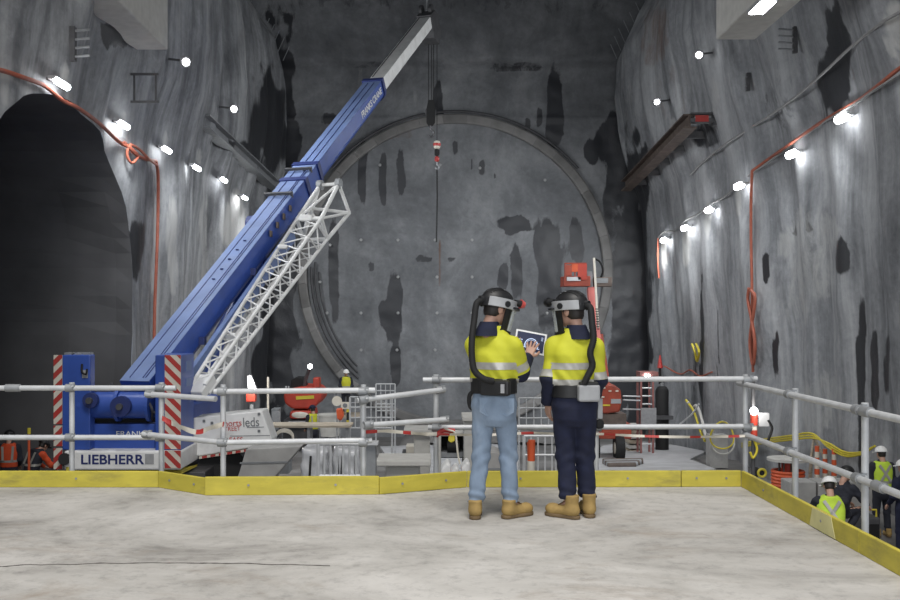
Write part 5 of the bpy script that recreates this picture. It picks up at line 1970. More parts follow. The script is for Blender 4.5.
# ------------------------------------------------------------------ other workers (smaller in view)
def worker(label, base, yaw, J, vest, helm, trousers, cloth, res=.022, vest_x=False, scale=1.0, group=None, hem=.10, tl_=None, lv_=None, hoff=0.0):
    base = Vector(base)
    Rz = rotz(yaw)
    t = thing('person', label, 'person', base)
    J = dict(J)
    # turn the pose about the vertical axis
    for k in list(J):
        if k in ('head_yaw', 'head_pitch', 'spread'): continue
        if k.startswith('fy'): J[k] = J[k] + yaw
        elif k.startswith('hd'):
            a, b, c, d = J[k]; J[k] = (tuple(Rz @ np.array(a)), tuple(Rz @ np.array(b)), c, d)
        else: J[k] = tuple(Rz @ np.array(J[k]) * scale)
    J['head_yaw'] = J.get('head_yaw', 0) + yaw
    body, R, hc = build_body(t, base, J, .016, .03, hand_res=.010)
    lv = lv_ or [(.98, 0, 0, .17, .125), (1.1, 0, 0, .175, .13), (1.3, 0, .01, .195, .135), (1.42, 0, .01, .185, .12), (1.50, 0, .01, .09, .08), (1.53, 0, .02, .07, .065)]
    def rl(q):
        out = []
        for (z, cx, cy, rx, ry) in q:
            c = Rz @ np.array((cx, cy, 0)) * scale
            out.append((z * scale, c[0], c[1], rx, ry))
        return out
    lv = rl(lv)
    sh = make_shirt(t, base, J, lv, yaw, res, None, [], 2.0 if cloth is vest else .0, [cloth, cloth])
    if vest is not None and vest is not cloth:
        lv2 = [(z, cx, cy, rx + .014, ry + .014) for (z, cx, cy, rx, ry) in lv[:-2]]
        z0, z1 = lv2[0][0] + .04, lv2[-1][0] + .055
        fst = sd_stack([(z0 - .05, *lv2[0][1:])] + lv2[1:] + [(z1 + .03, lv2[-1][1], lv2[-1][2], lv2[-1][3] * .62, lv2[-1][4] * .9)], yaw)
        P3 = np.array([[l[1], l[2], l[0]] for l in lv2])
        V, Fq = surf(fst, P3.min(0) - [.24, .24, .06], P3.max(0) + [.24, .24, .1], res * .8)
        bands = [z0 + .06 * scale, z0 + .11 * scale]
        V2, N2, F2, C2 = band_split(V, Fq, [((0, 0, q), (0, 0, 1)) for q in bands])
        vo = link_mesh('safety_vest', V2 + np.array(base), F2, vest, t, smooth=True)
        sel = [i for i in range(len(F2)) if bands[0] < C2[i][2] < bands[1]]
        Vt, Ft = tape_mesh(V2, N2, F2, sel, .004)
        if Ft: link_mesh('reflective_band', Vt + np.array(base), Ft, M['tape'], vo, smooth=True)
        for sx in (-1, 1):
            ztop, zb = z1 - .03, bands[1]
            ym = -(max(l[4] for l in lv2) + .012)
            cz = np.interp([ztop, zb], [l[0] for l in lv2], [l[2] for l in lv2])
            a = (sx * .115, ym * .86, ztop); b = ((-sx if vest_x else sx) * .10, ym, zb)
            cc = np.array([lv2[1][1], lv2[1][2], 0])
            ce = np.array([lv2[-1][1], lv2[-1][2], 0])
            pa = Vector(Rz @ np.array(a) + ce) + base; pb = Vector(Rz @ np.array(b) + cc) + base
            MB().bar(pa, pb, .05, .012, Rz @ np.array((0, -1, 0))).build('reflective_band', M['tape'], vo)
    tl = rl(tl_ or [(.74, 0, 0, .11, .1), (.82, 0, 0, .17, .13), (.95, 0, 0, .178, .13), (1.03, 0, 0, .168, .12)])
    make_trousers(t, base, J, tl, yaw, res, trousers, hem=hem)
    for s in 'LR':
        a = np.array(J['an' + s])
        boot(t, base + Vector((a[0], a[1], max(0, a[2] - .12))), J['fy' + s], .018, M['boot'], M['sole'], laces=False, h=.17)
    hair_cap(t, base, R, hc)
    if helm is not None:
        c = np.array(base) + hc
        f = lambda p: np.maximum(sd_ell((0, -.005, .035), (.115, .14, .115))(p), .03 - p[:, 2])
        V, Fq = surf(f, (-.14, -.17, 0), (.14, .17, .17), .013)
        ho = link_mesh('helmet', V @ R.T + c, Fq.tolist(), helm, t, smooth=True)
        arc_band(R, c, .108, .132, -180, 180, .026, .036, .014, 28).build('helmet_rim', helm, ho, smooth=True)
        arc_band(R, c, .112, .138, -55, 55, .02, .032, .045, 16).build('helmet_peak', helm, ho, smooth=True)
    return t


STAND = dict(head=(0, .04, 1.66), head_yaw=0, head_pitch=-.15, chest=(0, .01, 1.33), pelvis=(0, 0, .97), shL=(-.19, .01, 1.42), elL=(-.24, .02, 1.13), wrL=(-.18, .20, .98),
             shR=(.19, .01, 1.42), elR=(.24, .02, 1.13), wrR=(.18, .20, .98), hipL=(-.09, 0, .9), knL=(-.11, .02, .5), anL=(-.12, 0, .12), hipR=(.09, 0, .9), knR=(.11, .02, .5), anR=(.12, 0, .12),
             fyL=.15, fyR=-.15, hdL=((.2, .7, -.5), (.3, -.3, -.8), 1, .5), hdR=((-.2, .7, -.5), (-.3, -.3, -.8), -1, .5))
CROUCH = dict(head=(0, .24, 1.10), head_yaw=0, head_pitch=-.45, chest=(0, .12, .80), pelvis=(0, -.05, .46), shL=(-.19, .15, .88), elL=(-.27, .32, .66), wrL=(-.2, .52, .55),
              shR=(.19, .15, .88), elR=(.27, .32, .66), wrR=(.2, .52, .55), hipL=(-.10, -.03, .44), knL=(-.17, .36, .50), anL=(-.14, .06, .12), hipR=(.10, -.03, .44), knR=(.17, .36, .50), anR=(.14, .06, .12),
              fyL=.15, fyR=-.15, hdL=((.2, .8, -.4), (.2, -.3, -.8), 1, .5), hdR=((-.2, .8, -.4), (-.2, -.3, -.8), -1, .5))
CR_LV = [(.44, 0, -.03, .17, .13), (.58, 0, .03, .178, .135), (.76, 0, .10, .195, .135), (.88, 0, .14, .18, .12), (.95, 0, .17, .09, .08), (.98, 0, .18, .07, .065)]
CR_TL = [(.30, 0, -.06, .14, .11), (.38, 0, -.05, .175, .13), (.5, 0, -.03, .17, .125)]

gz = floor_z(20)
worker('standing worker in lime vest with crossed back straps and white helmet', (rX(882, 20.0), 20.0, gz), math.radians(4), STAND, M['hivisg'], M['helwhite'], M['darkcloth'], M['darkcloth'], vest_x=True)
# crouching man on a low timber stack closer to the deck
worker('crouching worker in lime vest and white helmet below the right railing', (rX(832, 15.2), 15.2, -2.10), math.radians(-12), CROUCH, M['hivisg'], M['helwhite'], M['darkcloth'], M['darkcloth'], lv_=CR_LV, tl_=CR_TL, vest_x=True)
worker('bending worker in dark clothes partly behind the crouching worker', (rX(838, 17.6), 17.6, -2.28), math.radians(-60), CROUCH, M['darkcloth'], M['blackpl'], M['darkcloth'], M['darkcloth'], lv_=CR_LV, tl_=CR_TL)
worker('worker in navy clothes at the right picture edge by the vest worker', (rX(905, 18.2), 18.2, gz), math.radians(20), STAND, M['navy'], M['helwhite'], M['navytr'], M['navy'])
# two workers in orange inside the side tunnel
worker('worker in orange vest with arms lowered at the far left rail', (rX(9, 22.8), 22.8, gz), math.radians(10), STAND, M['hiviso'], M['blackpl'], M['darkcloth'], M['darkcloth'])
BEND = dict(STAND, head=(.05, .30, 1.50), head_pitch=-.6, chest=(0, .14, 1.25), shL=(-.18, .18, 1.33), shR=(.18, .16, 1.33), elL=(-.26, .34, 1.1), wrL=(-.16, .5, .98), elR=(.28, .30, 1.08), wrR=(.22, .5, .95))
worker('worker in dark vest with orange sleeves beside an orange pole', (rX(31, 22.2), 22.2, gz), math.radians(-30), BEND, M['darkcloth'], M['blackpl'], M['darkcloth'], M['hiviso'],
       lv_=[(.98, 0, 0, .17, .125), (1.1, 0, .05, .175, .13), (1.25, 0, .11, .195, .135), (1.36, 0, .16, .18, .12), (1.43, 0, .2, .09, .08), (1.46, .02, .22, .07, .065)])
# far workers at the end wall
worker('far worker in yellow vest standing before the red machine', (rX(313, 34.5), 34.5, floor_z(34.5)), math.radians(35), STAND, M['hivis'], M['navy'], M['darkcloth'], M['darkcloth'], res=.03)
worker('far worker in yellow vest and white helmet up on the scaffold platform', (rX(346, 40.0), 40.0, -2.36), math.radians(190), STAND, M['hivis'], M['helwhite'], M['darkcloth'], M['darkcloth'], res=.03)

# ------------------------------------------------------------------ site clutter beyond the deck
def fz(d): return floor_z(d)


def legs_to_floor(mb, pts, r):
    for p in pts: mb.cyl((p[0], p[1], fz(p[1])), p, r, n=8)


# pale screed patch on the ground
vs = []
poly = [(604, 446), (640, 442), (676, 446), (706, 452), (690, 460), (716, 470), (660, 478), (600, 478), (560, 470)]
def ground_pt(px, py):
    d = 30.0
    for _ in range(40):
        d = 0.5 * d + 0.5 * (EYE - fz(d) - .07) * FPX / (py - VY)
    return P(px, py, d)
mb = MB().extr([ground_pt(x, y) - Vector((0, 0, .1)) for x, y in poly], (0, 0, .13))
o = mb.build('screed_patch', M['patch']); tag(o, kind='structure')
mb = MB().extr([ground_pt(x, y) - Vector((0, 0, .1)) for x, y in ((380, 447), (470, 443), (520, 446), (520, 475), (400, 476))], (0, 0, .12))
o = mb.build('screed_patch', M['patch']); tag(o, kind='structure')

# ---- red drill machine by the end wall
dM = 37.0
t = thing('drill_machine', 'red tracked machine with rounded hull near the left end wall', 'machine', (rX(302, dM), dM + 1, fz(dM)))
def mpt(x, y, d=dM): return P(x, y, d)
hull = MB().extr([mpt(x, y) for x, y in ((283, 395), (289, 389.5), (300, 387), (316, 388), (321.5, 393), (321, 400), (316, 406), (308, 409), (292, 409), (285, 404))], (0, 2.2, 0)).build('hull', M['machred'], t, bevel=.08)
MB().bar(mpt(296, 398, dM - .02), mpt(314, 397, dM - .02), .02, .12).build('marking', M['hoseyel'], hull)
MB().extr([mpt(x, y, dM - .1) for x, y in ((290, 411), (311, 411), (312, 419), (289, 419))], (0, 2.0, 0)).build('lower_hull', M['machred'], t, bevel=.08)
MB().sphere(mpt(300, 415, dM - .1), (.32, .04, .12), 16, 8).build('emblem', M['offwhite'], t, smooth=True)
for px in (287, 315):
    trk = MB().extr([mpt(px - 4, y, dM + q) for q, y in ((-.3, 452), (-.5, 443), (-.3, 430), (2.2, 430), (2.4, 443), (2.2, 452))], (.3, 0, 0)).build('track', M['black'], t, bevel=.03)
    for q in (0, .6, 1.2, 1.8):
        MB().cyl(mpt(px - 4.5, 446, dM + q), mpt(px - 4.5, 446, dM + q) + Vector((.35, 0, 0)), .18, n=10).build('roller', M['steel'], trk)
MB().box2(mpt(284, 420), mpt(316, 433, dM + 1.8)).build('chassis', M['steel'], t)
MB().box2(mpt(288, 422, dM - .3), mpt(312, 426, dM - .1)).build('bumper', M['galv'], t)
MB().extr([mpt(x, y, dM + .6) for x, y in ((290, 388), (291, 380), (296, 377), (303, 378), (306, 388))], (0, .8, 0)).build('operator_seat', M['black'], t, bevel=.03)
MB().tube(arc_pts([mpt(304, 388, dM + .5), mpt(306, 378, dM + .4), mpt(309, 370, dM + .2), mpt(310, 367, dM)], 6), .07, 8).build('mast', M['steel'], t, smooth=True)
MB().sphere(mpt(310, 366.5, dM - .1), .09, 10, 8).build('work_lamp', M['lamp'], t, smooth=True)
MB().box2(mpt(313, 378, dM + .4), mpt(321, 387, dM + 1)).build('red_box', M['machred'], t, bevel=.03)
for px in (286, 288.5): MB().cyl(mpt(px, 391), mpt(px, 386), .03, n=6).build('handle', M['galv'], t)

# ---- light tower with flood lamp and red box left of it
dT = 30.0
t = thing('light_stand', 'floodlight on a red box standing right of the crane jib', 'lamp', (rX(251, dT), dT, fz(dT)))
MB().box2(P(246, 393, dT), P(257, 401, dT + .3)).build('red_box', M['machred'], t, bevel=.02)
MB().cyl((rX(251.5, dT), dT + .15, fz(dT)), P(251.5, 400, dT + .15), .06, n=10).build('pole', M['galvd'], t)
MB().box((rX(251.5, dT), dT + .15, fz(dT) + .06), (.8, .8, .12)).build('base', M['steel'], t)
MB().extr([P(x, y, dT) for x, y in ((247, 376), (251, 375), (257, 390), (256, 392), (248, 392))], (0, .12, 0)).build('lamp_head', M['greypl'], t)
MB().extr([P(x, y, dT - .02) for x, y in ((248.5, 378), (250.5, 377), (256, 389.5), (255, 391), (249.5, 391))], (0, .015, 0)).build('lens', M['lamp'], t)
point_light('lamp_light', P(252, 385, dT - .5), 90, parent=t)
t = thing('marker_pole', 'white vertical pole left of the red machine', 'pole', (rX(268, 31), 31, fz(31)))
MB().cyl((rX(268, 31), 31, fz(31)), P(268, 377, 31), .035, n=8).build('shaft', M['offwhite'], t)
MB().box((rX(268, 31), 31, fz(31) + .05), (.4, .4, .1)).build('foot', M['steel'], t)
t = thing('electrical_cabinet', 'mid grey cabinet on legs left of the red machine', 'cabinet', (rX(276, 33), 33, fz(33)))
MB().box2(P(271, 409, 33), P(281, 428, 33.6)).build('case', M['midgrey'], t, bevel=.02)
MB().box2(P(272, 411, 32.98), P(280, 426, 33)).build('door', M['greypl'], t)
for dx in (.05, .28): MB().box2((rX(271, 33) + dx - .03, 33.1, fz(33)), (rX(271, 33) + dx + .03, 33.3, P(0, 428, 33).z)).build('leg', M['steel'], t)

# ---- timber planks on trestles across the view
t = thing('work_bench', 'long pale planks on trestles between the carrier and the gate', 'bench', (rX(300, 27), 27, fz(27)))
for k in range(3):
    MB().box2((rX(268, 27), 26.6 + .3 * k, P(0, 426, 27).z), (rX(352, 27), 26.88 + .3 * k, P(0, 424, 27).z)).build('plank', M['timber'], t)
for px in (272, 310, 348):
    MB().box2((rX(px, 27) - .04, 26.7, fz(27)), (rX(px, 27) + .04, 27.3, P(0, 426, 27).z)).build('trestle', M['galvd'], t)
t = thing('hose_coil', 'coil of pale hose lying on the planks behind the concrete ramp', 'hose', P(283, 432, 26))
for k in range(3):
    c = P(284, 440, 24.5) + Vector((0, .04 * k, .03 * k))
    MB().tube([c + Vector((.22 * math.cos(a), 0.02 * math.sin(3 * a), .2 * math.sin(a))) for a in np.linspace(0, 2 * math.pi, 25)], .02, 6).build('turn', M['offwhite'], t, smooth=True)
MB().box2(P(276, 446, 24.3), P(292, 470, 24.9)).build('stand', M['midgrey'], t)

# ---- bins and signs before the machine
t = thing('bucket', 'large pale grey tapered bin right of the far worker', 'bin', (rX(330, 33), 33, fz(33)))
c = Vector((rX(330, 33), 33, 0))
z0, z1 = P(0, 436, 33).z, P(0, 414, 33).z
MB().lathe([(0, z0), (.30, z0), (.40, z1), (.42, z1), (.42, z1 - .05), (.36, z1 - .06)], c, 20).build('tub', M['concw'], t, smooth=True)
for a in (0, 2.1, 4.2): MB().cyl((c.x + .25 * math.cos(a), 33 + .25 * math.sin(a), fz(33)), (c.x + .25 * math.cos(a), 33 + .25 * math.sin(a), z0), .04, n=8).build('leg', M['steel'], t)
t = thing('sign_pole', 'yellow and black pole carrying a small white sign', 'sign', (rX(346, 31), 31, fz(31)))
for k in range(8):
    za, zb = P(0, 396 + 8 * k, 31).z, P(0, 404 + 8 * k, 31).z
    MB().cyl((rX(348, 31), 31, zb), (rX(348, 31), 31, za), .05, n=10).build('pole_band', M['hoseyel'] if k % 2 else M['black'], t)
MB().box((rX(348, 31), 31, fz(31) + .06), (.4, .4, .12)).build('foot', M['black'], t)
MB().box2(P(341, 402, 30.93), P(350, 409, 30.95)).build('sign_plate', M['offwhite'], t)
MB().cyl(P(345, 405.5, 30.92), P(345, 405.5, 30.93), .07, n=16).build('sign_disc', M['greytxt'], t)
t = thing('sign_board', 'small white round topped board near the platform worker', 'sign', (rX(337, 32), 32, fz(32)))
MB().lathe([(0, 0), (.16, 0), (.16, .03), (0, .03)], P(337, 401, 32), 18, Matrix.Rotation(math.pi / 2, 3, 'X')).build('disc', M['offwhite'], t)
MB().cyl((rX(337, 32), 32.03, fz(32)), P(337, 404, 32.03), .025, n=8).build('stake', M['galvd'], t)
MB().box((rX(337, 32), 32.03, fz(32) + .03), (.35, .35, .06)).build('foot', M['steel'], t)
t = thing('equipment_bag', 'orange red bag hanging on a stand by the sign pole', 'bag', (rX(339, 30), 30, fz(30)))
MB().extr([P(x, y, 30) for x, y in ((336, 409), (342, 408), (344, 416), (341, 421), (337, 419))], (0, .2, 0)).build('bag', M['orangecone'], t, bevel=.04)
MB().cyl((rX(340, 30), 30.1, fz(30)), P(340, 408, 30.1), .025, n=8).build('stand', M['galvd'], t)
MB().box((rX(340, 30), 30.1, fz(30) + .03), (.35, .35, .06)).build('foot', M['steel'], t)


# ---- scaffold platform and guard frames
def tube_frame(label, x0, x1, ytop, ybot, d, nv, nh, r=.028, mat='galv', cat='barrier', name='tube_barrier', group=None, floor=True):
    a, b = P(x0, ytop, d), P(x1, ybot, d)
    zb = fz(d) if floor else b.z
    t = thing(name, label, cat, ((a.x + b.x) / 2, d, zb), group)
    for k in range(nv):
        x = a.x + (b.x - a.x) * k / (nv - 1)
        end = k in (0, nv - 1)
        MB().cyl((x, d, zb if end else b.z), (x, d, a.z), r if end else r * .6, n=6).build('upright', M[mat], t, smooth=True)
    for k in range(nh):
        z = b.z + (a.z - b.z) * k / (nh - 1)
        MB().cyl((a.x, d, z), (b.x, d, z), r * .8, n=6).build('cross_bar', M[mat], t, smooth=True)
    return t


t = thing('scaffold_platform', 'low tube scaffold platform under the far worker', 'scaffold', (rX(348, 40), 40, fz(40)))
for px in (336, 362):
    for dd in (39.4, 40.7):
        MB().cyl((rX(px, 40), dd, fz(dd)), (rX(px, 40), dd, -1.3), .035, n=6).build('standard', M['galvd'], t)
MB().box2((rX(334, 40), 39.2, -2.44), (rX(364, 40), 40.9, -2.36)).build('deck_board', M['timber'], t)
for z in (-1.35, -1.85): MB().cyl((rX(336, 40), 39.4, z), (rX(362, 40), 39.4, z), .03, n=6).build('ledger', M['galvd'], t)
tube_frame('silver tube frame with thin verticals behind the raised gate post', 350, 392, 397, 428, 28, 9, 4, .03)
tube_frame('taller silver tube frame with mast at the rising rail', 376, 395, 384, 424, 29.5, 5, 7, .025)
tube_frame('silver tube gate with vertical bars below the carrier rail', 318, 362, 444, 476, 13.5, 8, 2, .03, floor=True)
tube_frame('silver tube barrier between the legs of the two men', 524, 566, 436, 474, 16, 7, 3, .026)
tube_frame('pale tube frame seen between the two men below the tablet', 519, 556, 398, 428, 27, 6, 4, .03)
# plastic-wrapped bundles behind the gate
for (x0, x1, y0, d, lab) in ((303, 330, 446, 15.5, 'grey plastic wrapped bundle left behind the bar gate'), (334, 361, 446, 16.3, 'grey plastic wrapped bundle right behind the bar gate')):
    cx, w = rX((x0 + x1) / 2, d), (x1 - x0) * d / FPX / 2
    zt, zb = P(0, y0, d).z, fz(d)
    def f(p, cx=cx, w=w, zt=zt, zb=zb, d=d):
        q = np.abs(p - np.array((cx, d, (zt + zb) / 2))) - np.array((w - .06, .3, (zt - zb) / 2 - .06))
        dd = np.linalg.norm(np.maximum(q, 0), axis=1) + np.minimum(q.max(1), 0) - .06
        return dd + .03 * np.sin(17 * p[:, 0] + 9 * p[:, 2]) * np.cos(11 * p[:, 2] + 8 * p[:, 1])
    V, Fq = surf(f, (cx - w - .15, d - .5, zb - .05), (cx + w + .15, d + .5, zt + .15), .05)
    V[:, 2] = np.maximum(V[:, 2], zb)
    o = link_mesh('wrapped_bundle', V, Fq.tolist(), M['plastic'], None, smooth=True)
    tag(o, lab, 'bundle')
    for k in range(3):
        MB().tube(arc_pts([(cx - w * .9 + .25 * k, d - .39, zb + .1), (cx - w * .5 + .25 * k, d - .42, (zt + zb) / 2), (cx - w * .2 + .2 * k, d - .39, zt - .1)], 5), .018, 5).build('tie_rope', M['black'], o)
# pressed steel column behind the rail post
t = thing('steel_column', 'broad grey steel column behind the rail post of the gate', 'column', (rX(368, 11), 11, fz(11)))
MB().box2((rX(362, 11), 11, fz(11)), (rX(376, 11), 11.12, P(0, 444, 11).z)).build('shaft', M['galvd'], t, bevel=.01)
MB().box((rX(369, 11), 11.06, P(0, 443.5, 11).z), (.2, .2, .03)).build('cap_plate', M['galv'], t)
MB().box((rX(369, 11), 11.06, fz(11) + .02), (.4, .4, .04)).build('base_plate', M['galvd'], t)

# ---- concrete plinths, block piles and pallets, middle
def slab_table(label, x0, x1, ytop, d, leg0, leg1, thick=.14):
    t = thing('precast_plinth', label, 'plinth', (rX((x0 + x1) / 2, d), d, fz(d)))
    zt = P(0, ytop, d).z
    MB().box2((rX(x0, d), d - .3, zt - thick), (rX(x1, d), d + .6, zt)).build('cap_slab', M['concw'], t, bevel=.02)
    MB().box2((rX(leg0, d), d - .15, fz(d)), (rX(leg1, d), d + .4, zt - thick)).build('pedestal', M['concw'], t, bevel=.02)
    return t


slab_table('pale precast plinth with wide cap slab at the slanting toe board', 377, 431, 458, 17, 386, 420, .10)
slab_table('white precast block standing left of the jeans man', 462, 478, 415, 20, 464, 477, .10)
slab_table('low pale concrete block right of the plinth', 404, 433, 428, 22.3, 414, 430, .12)
t = thing('precast_plinth', 'grey wedge shaped concrete block between the legs of the jeans man', 'plinth', (rX(492, 17), 17, fz(17)))
zt = P(0, 452, 17).z
MB().extr([(rX(x, 17), 17, z) for x, z in ((481, fz(17)), (504, fz(17)), (504, P(0, 456, 17).z), (497, zt), (488, zt), (481, P(0, 458, 17).z))], (0, .8, 0)).build('block', M['slab'], t, bevel=.02)
MB().box2((rX(482, 17), 16.97, P(0, 470, 17).z), (rX(503, 17), 17, P(0, 468, 17).z)).build('joint', M['midgrey'], t)
t = thing('pipe_culvert', 'dark open box culvert behind the tape left of the jeans man', 'culvert', (rX(452, 21), 21, fz(21)))
MB().box2((rX(438, 21), 21.6, P(0, 462, 21).z), (rX(466, 21), 21.8, P(0, 432, 21).z)).build('dark_back', M['black'], t)
MB().box2((rX(437, 21), 20.6, P(0, 434, 21).z), (rX(467, 21), 21.8, P(0, 430, 21).z)).build('lintel', M['concw'], t, bevel=.02)
MB().box2((rX(437, 21), 20.6, fz(21)), (rX(441, 21), 21.8, P(0, 434, 21).z)).build('side_wall', M['concw'], t, bevel=.02)
MB().box2((rX(463, 21), 20.6, fz(21)), (rX(467, 21), 21.8, P(0, 434, 21).z)).build('side_wall', M['concw'], t, bevel=.02)
MB().box2((rX(440, 21), 20.7, P(0, 455, 21).z), (rX(464, 21), 21.6, P(0, 450, 21).z)).build('shelf', M['galvd'], t)
MB().cyl((rX(447, 21), 20.75, P(0, 445, 21).z), (rX(459, 21), 20.75, P(0, 445, 21).z), .13, n=16).build('pipe', M['black'], t, smooth=True)
t = thing('tool_bundle', 'red and yellow lashing bundle with white strap hung on the rail post', 'bundle', P(448, 450, 9.55))
MB().tube(arc_pts([P(436, 436, 9.68), P(442, 431, 9.68), P(448, 430.5, 9.68), P(455, 431, 9.68)], 5), .022, 8).build('red_sleeve', M['red'], t, smooth=True)
MB().extr([P(x, y, 9.66) for x, y in ((449, 433), (455, 433), (455, 441), (451, 443), (448, 441))], (0, .05, 0)).build('yellow_pouch', M['hoseyel'], t, bevel=.01)
MB().tube(arc_pts([P(444, 428, 9.66), P(449, 430, 9.66), P(455, 433, 9.66), P(457, 446, 9.66), P(458, 455, 9.66), P(460, 464, 9.66)], 5), .010, 6).build('strap', M['offwhite'], t, smooth=True)
for i, (x, y, w, h) in enumerate(((446, 466, 12, 8), (466, 465, 10, 8), (455, 469, 10, 6))):
    d = 16 + .5 * i
    cx = rX(x, d); zt = P(0, y - h / 2, d).z
    vs_ = MB().extr([(cx - w * d / 2000, d, fz(d)), (cx + w * d / 2000, d, fz(d)), (cx + w * d / 2300, d, zt - .05), (cx + .02, d, zt), (cx - w * d / 2300, d, zt - .12)], (0, .5, 0))
    one(vs_, 'cement_bag_stack', M['cwhite'], ['leftmost white bag heap behind the slanting toe board', 'white bag heap directly left of the jeans man leg', 'middle white bag heap behind the slanting toe board'][i], 'bags', bevel=.05)
t = thing('white_crate', 'white box lying on a dark ledge between plinth and column', 'box', (rX(413, 24), 24, fz(24)))
MB().box2(P(406, 446, 24), P(422, 453, 24.5)).build('box', M['offwhite'], t, bevel=.02)
MB().box2((rX(402, 24), 23.9, fz(24)), (rX(426, 24), 24.7, P(0, 453, 24).z)).build('dark_ledge', M['steel'], t)
# dark grey debris mats at the foot of the end wall
for i, (x0, x1, y0, d) in enumerate(((398, 470, 421, 40), (470, 560, 424, 41))):
    mb = MB()
    vs_, fs_ = [], []
    nx_, ny_ = 16, 6
    for a in range(nx_ + 1):
        for b in range(ny_ + 1):
            u, v = a / nx_, b / ny_
            hgt = (P(0, y0, d).z - fz(d)) * math.sin(math.pi * u) ** .6 * math.sin(math.pi * min(1, v * .9 + .05)) ** .8
            hgt *= .8 + .4 * mnoise.noise(Vector((a * .5, b * .7, i)))
            vs_.append((rX(x0, d) + (rX(x1, d) - rX(x0, d)) * u, d - 1.0 + 3.0 * v, fz(d - 1 + 3 * v) - .02 + max(0, hgt)))
    for a in range(nx_):
        for b in range(ny_):
            q = a * (ny_ + 1) + b
            fs_.append((q, q + ny_ + 1, q + ny_ + 2, q + 1))
    o = link_mesh('spoil_heap', vs_, fs_, M['ground'], None, smooth=True)
    tag(o, ['low dark spoil heap at the end wall left of the jeans man', 'low dark spoil heap at the end wall behind the two men'][i], 'heap')

# ---- bollards, red and white
def bollard(px, ytop, d, label, tilt=0.0, group=None, wdt=1.0, mats=('orangecone', 'offwhite')):
    zt = P(0, ytop, d).z; zb = fz(d)
    t = thing('bollard', label, 'bollard', (rX(px, d), d, zb), group)
    n = 9
    for k in range(n):
        za, zb_ = zb + .06 + (zt - zb - .06) * k / n, zb + .06 + (zt - zb - .06) * (k + 1) / n
        dx0, dx1 = tilt * (za - zb), tilt * (zb_ - zb)
        MB().tube([(rX(px, d) + dx0, d, za), (rX(px, d) + dx1, d, zb_)], [.07 * wdt * (1 - .03 * k), .07 * wdt * (1 - .03 * (k + 1))], 12).build('band', M[mats[k % 2]], t, smooth=True)
    MB().cyl((rX(px, d), d, zb), (rX(px, d), d, zb + .06), .2, .17, 16).build('foot', M['black'], t, smooth=True)


bollard(526, 440, 14, 'red and white bollard nearest to the jeans man leg', .03)
bollard(537, 442, 15, 'second red and white bollard between the two men', -.04)
BG = 'orange bollards beside the cable drum'
bollard(817, 446, 24, 'left of the three orange bollards beside the cable drum', 0, BG)
bollard(825, 449, 24.6, 'middle of the three orange bollards beside the cable drum', 0, BG)
bollard(834, 449, 24, 'right of the three orange bollards beside the cable drum', 0, BG)

# ---- elevating work platform behind the right man
dW = 33.0
t = thing('boom_lift', 'orange red boom lift with raised faded red arm behind the navy man', 'lift', (rX(606, dW), dW + .8, fz(dW)))
def wp(x, y, d=dW): return P(x, y, d)
hood = MB().extr([wp(x, y) for x, y in ((597, 388), (601, 384), (614, 384.5), (621, 390), (622, 402), (620, 412), (604, 414), (597, 408))], (0, 1.7, 0)).build('engine_hood', M['ewpo'], t, bevel=.06)
MB().box2(wp(611, 399, dW - .02), wp(621, 403.5, dW)).build('name_plate', M['greypl'], hood)
MB().box2(wp(598, 404.5, dW - .02), wp(610, 406, dW)).build('yellow_line', M['hoseyel'], hood)
for x, y in ((604, 388), (610, 391), (617, 391), (603, 397)): MB().box(wp(x, y, dW - .02), (.09, .04, .04)).build('latch', M['offwhite'], hood)
MB().box2(wp(598, 414, dW + .1), wp(618, 424, dW + 1.6)).build('turntable', M['rusty'], t)
MB().box2(wp(592, 424, dW + .1), wp(622, 433, dW + 1.8)).build('chassis', M['ewpo'], t, bevel=.03)
for px in (594, 619):
    for q in (0.2, 1.6):
        c = wp(px, 434, dW + q)
        c.z = fz(c.y) + .42
        w_ = MB().cyl(c - Vector((.14, 0, 0)), c + Vector((.14, 0, 0)), .42, n=20).build('wheel', M['black'], t, smooth=True)
        MB().cyl(c - Vector((.15, 0, 0)), c + Vector((.15, 0, 0)), .2, n=14).build('rim', M['offwhite'], w_)
MB().bar(wp(606, 392, dW + 1.2), wp(598, 335, dW + 1.6), .3, .34, (0, 1, 0)).build('lower_arm', M['ewpo'], t, bevel=.02)
MB().bar(wp(597, 345, dW + 1.4), wp(591, 288, dW + 1.9), .27, .3, (0, 1, 0)).build('upper_arm', M['pinkred'], t, bevel=.02)
MB().bar(wp(590.5, 288, dW + 1.9), wp(589, 272, dW + 2.0), .18, .2, (0, 1, 0)).build('arm_tip', M['midgrey'], t)
MB().bar(wp(598, 328, dW + 1.2), wp(594, 258, dW + 1.6), .07, .09, (0, 1, 0)).build('side_tube', M['offwhite'], t)
for k in range(9):
    MB().box(wp(598 - k * .15, 329 - k * 2.5, dW + 1.15), (.09, .12, .03)).build('chain_link', M['black'], t)
bx = MB().box2(wp(564, 276, dW + 1.6), wp(586, 287, dW + 2.6)).build('basket_floor', M['ewpo'], t, bevel=.02)
for (x0, y0, x1, y1, m_) in ((565, 265, 571, 276, 'ewpo'), (572, 264, 577, 272, 'orangecone'), (567, 277, 580, 281, 'galv'), (578, 264, 586, 280, 'machred')):
    MB().box2(wp(x0, y0, dW + 1.55), wp(x1, y1, dW + 1.75)).build('basket_panel', M[m_], bx)
for x in (565, 575, 586):
    MB().cyl(wp(x, 263, dW + 1.6), wp(x, 278, dW + 1.6), .03, n=6).build('basket_post', M['ewpo'], bx)
MB().cyl(wp(565, 263.5, dW + 1.6), wp(586, 263.5, dW + 1.6), .03, n=6).build('basket_rail', M['ewpo'], bx)
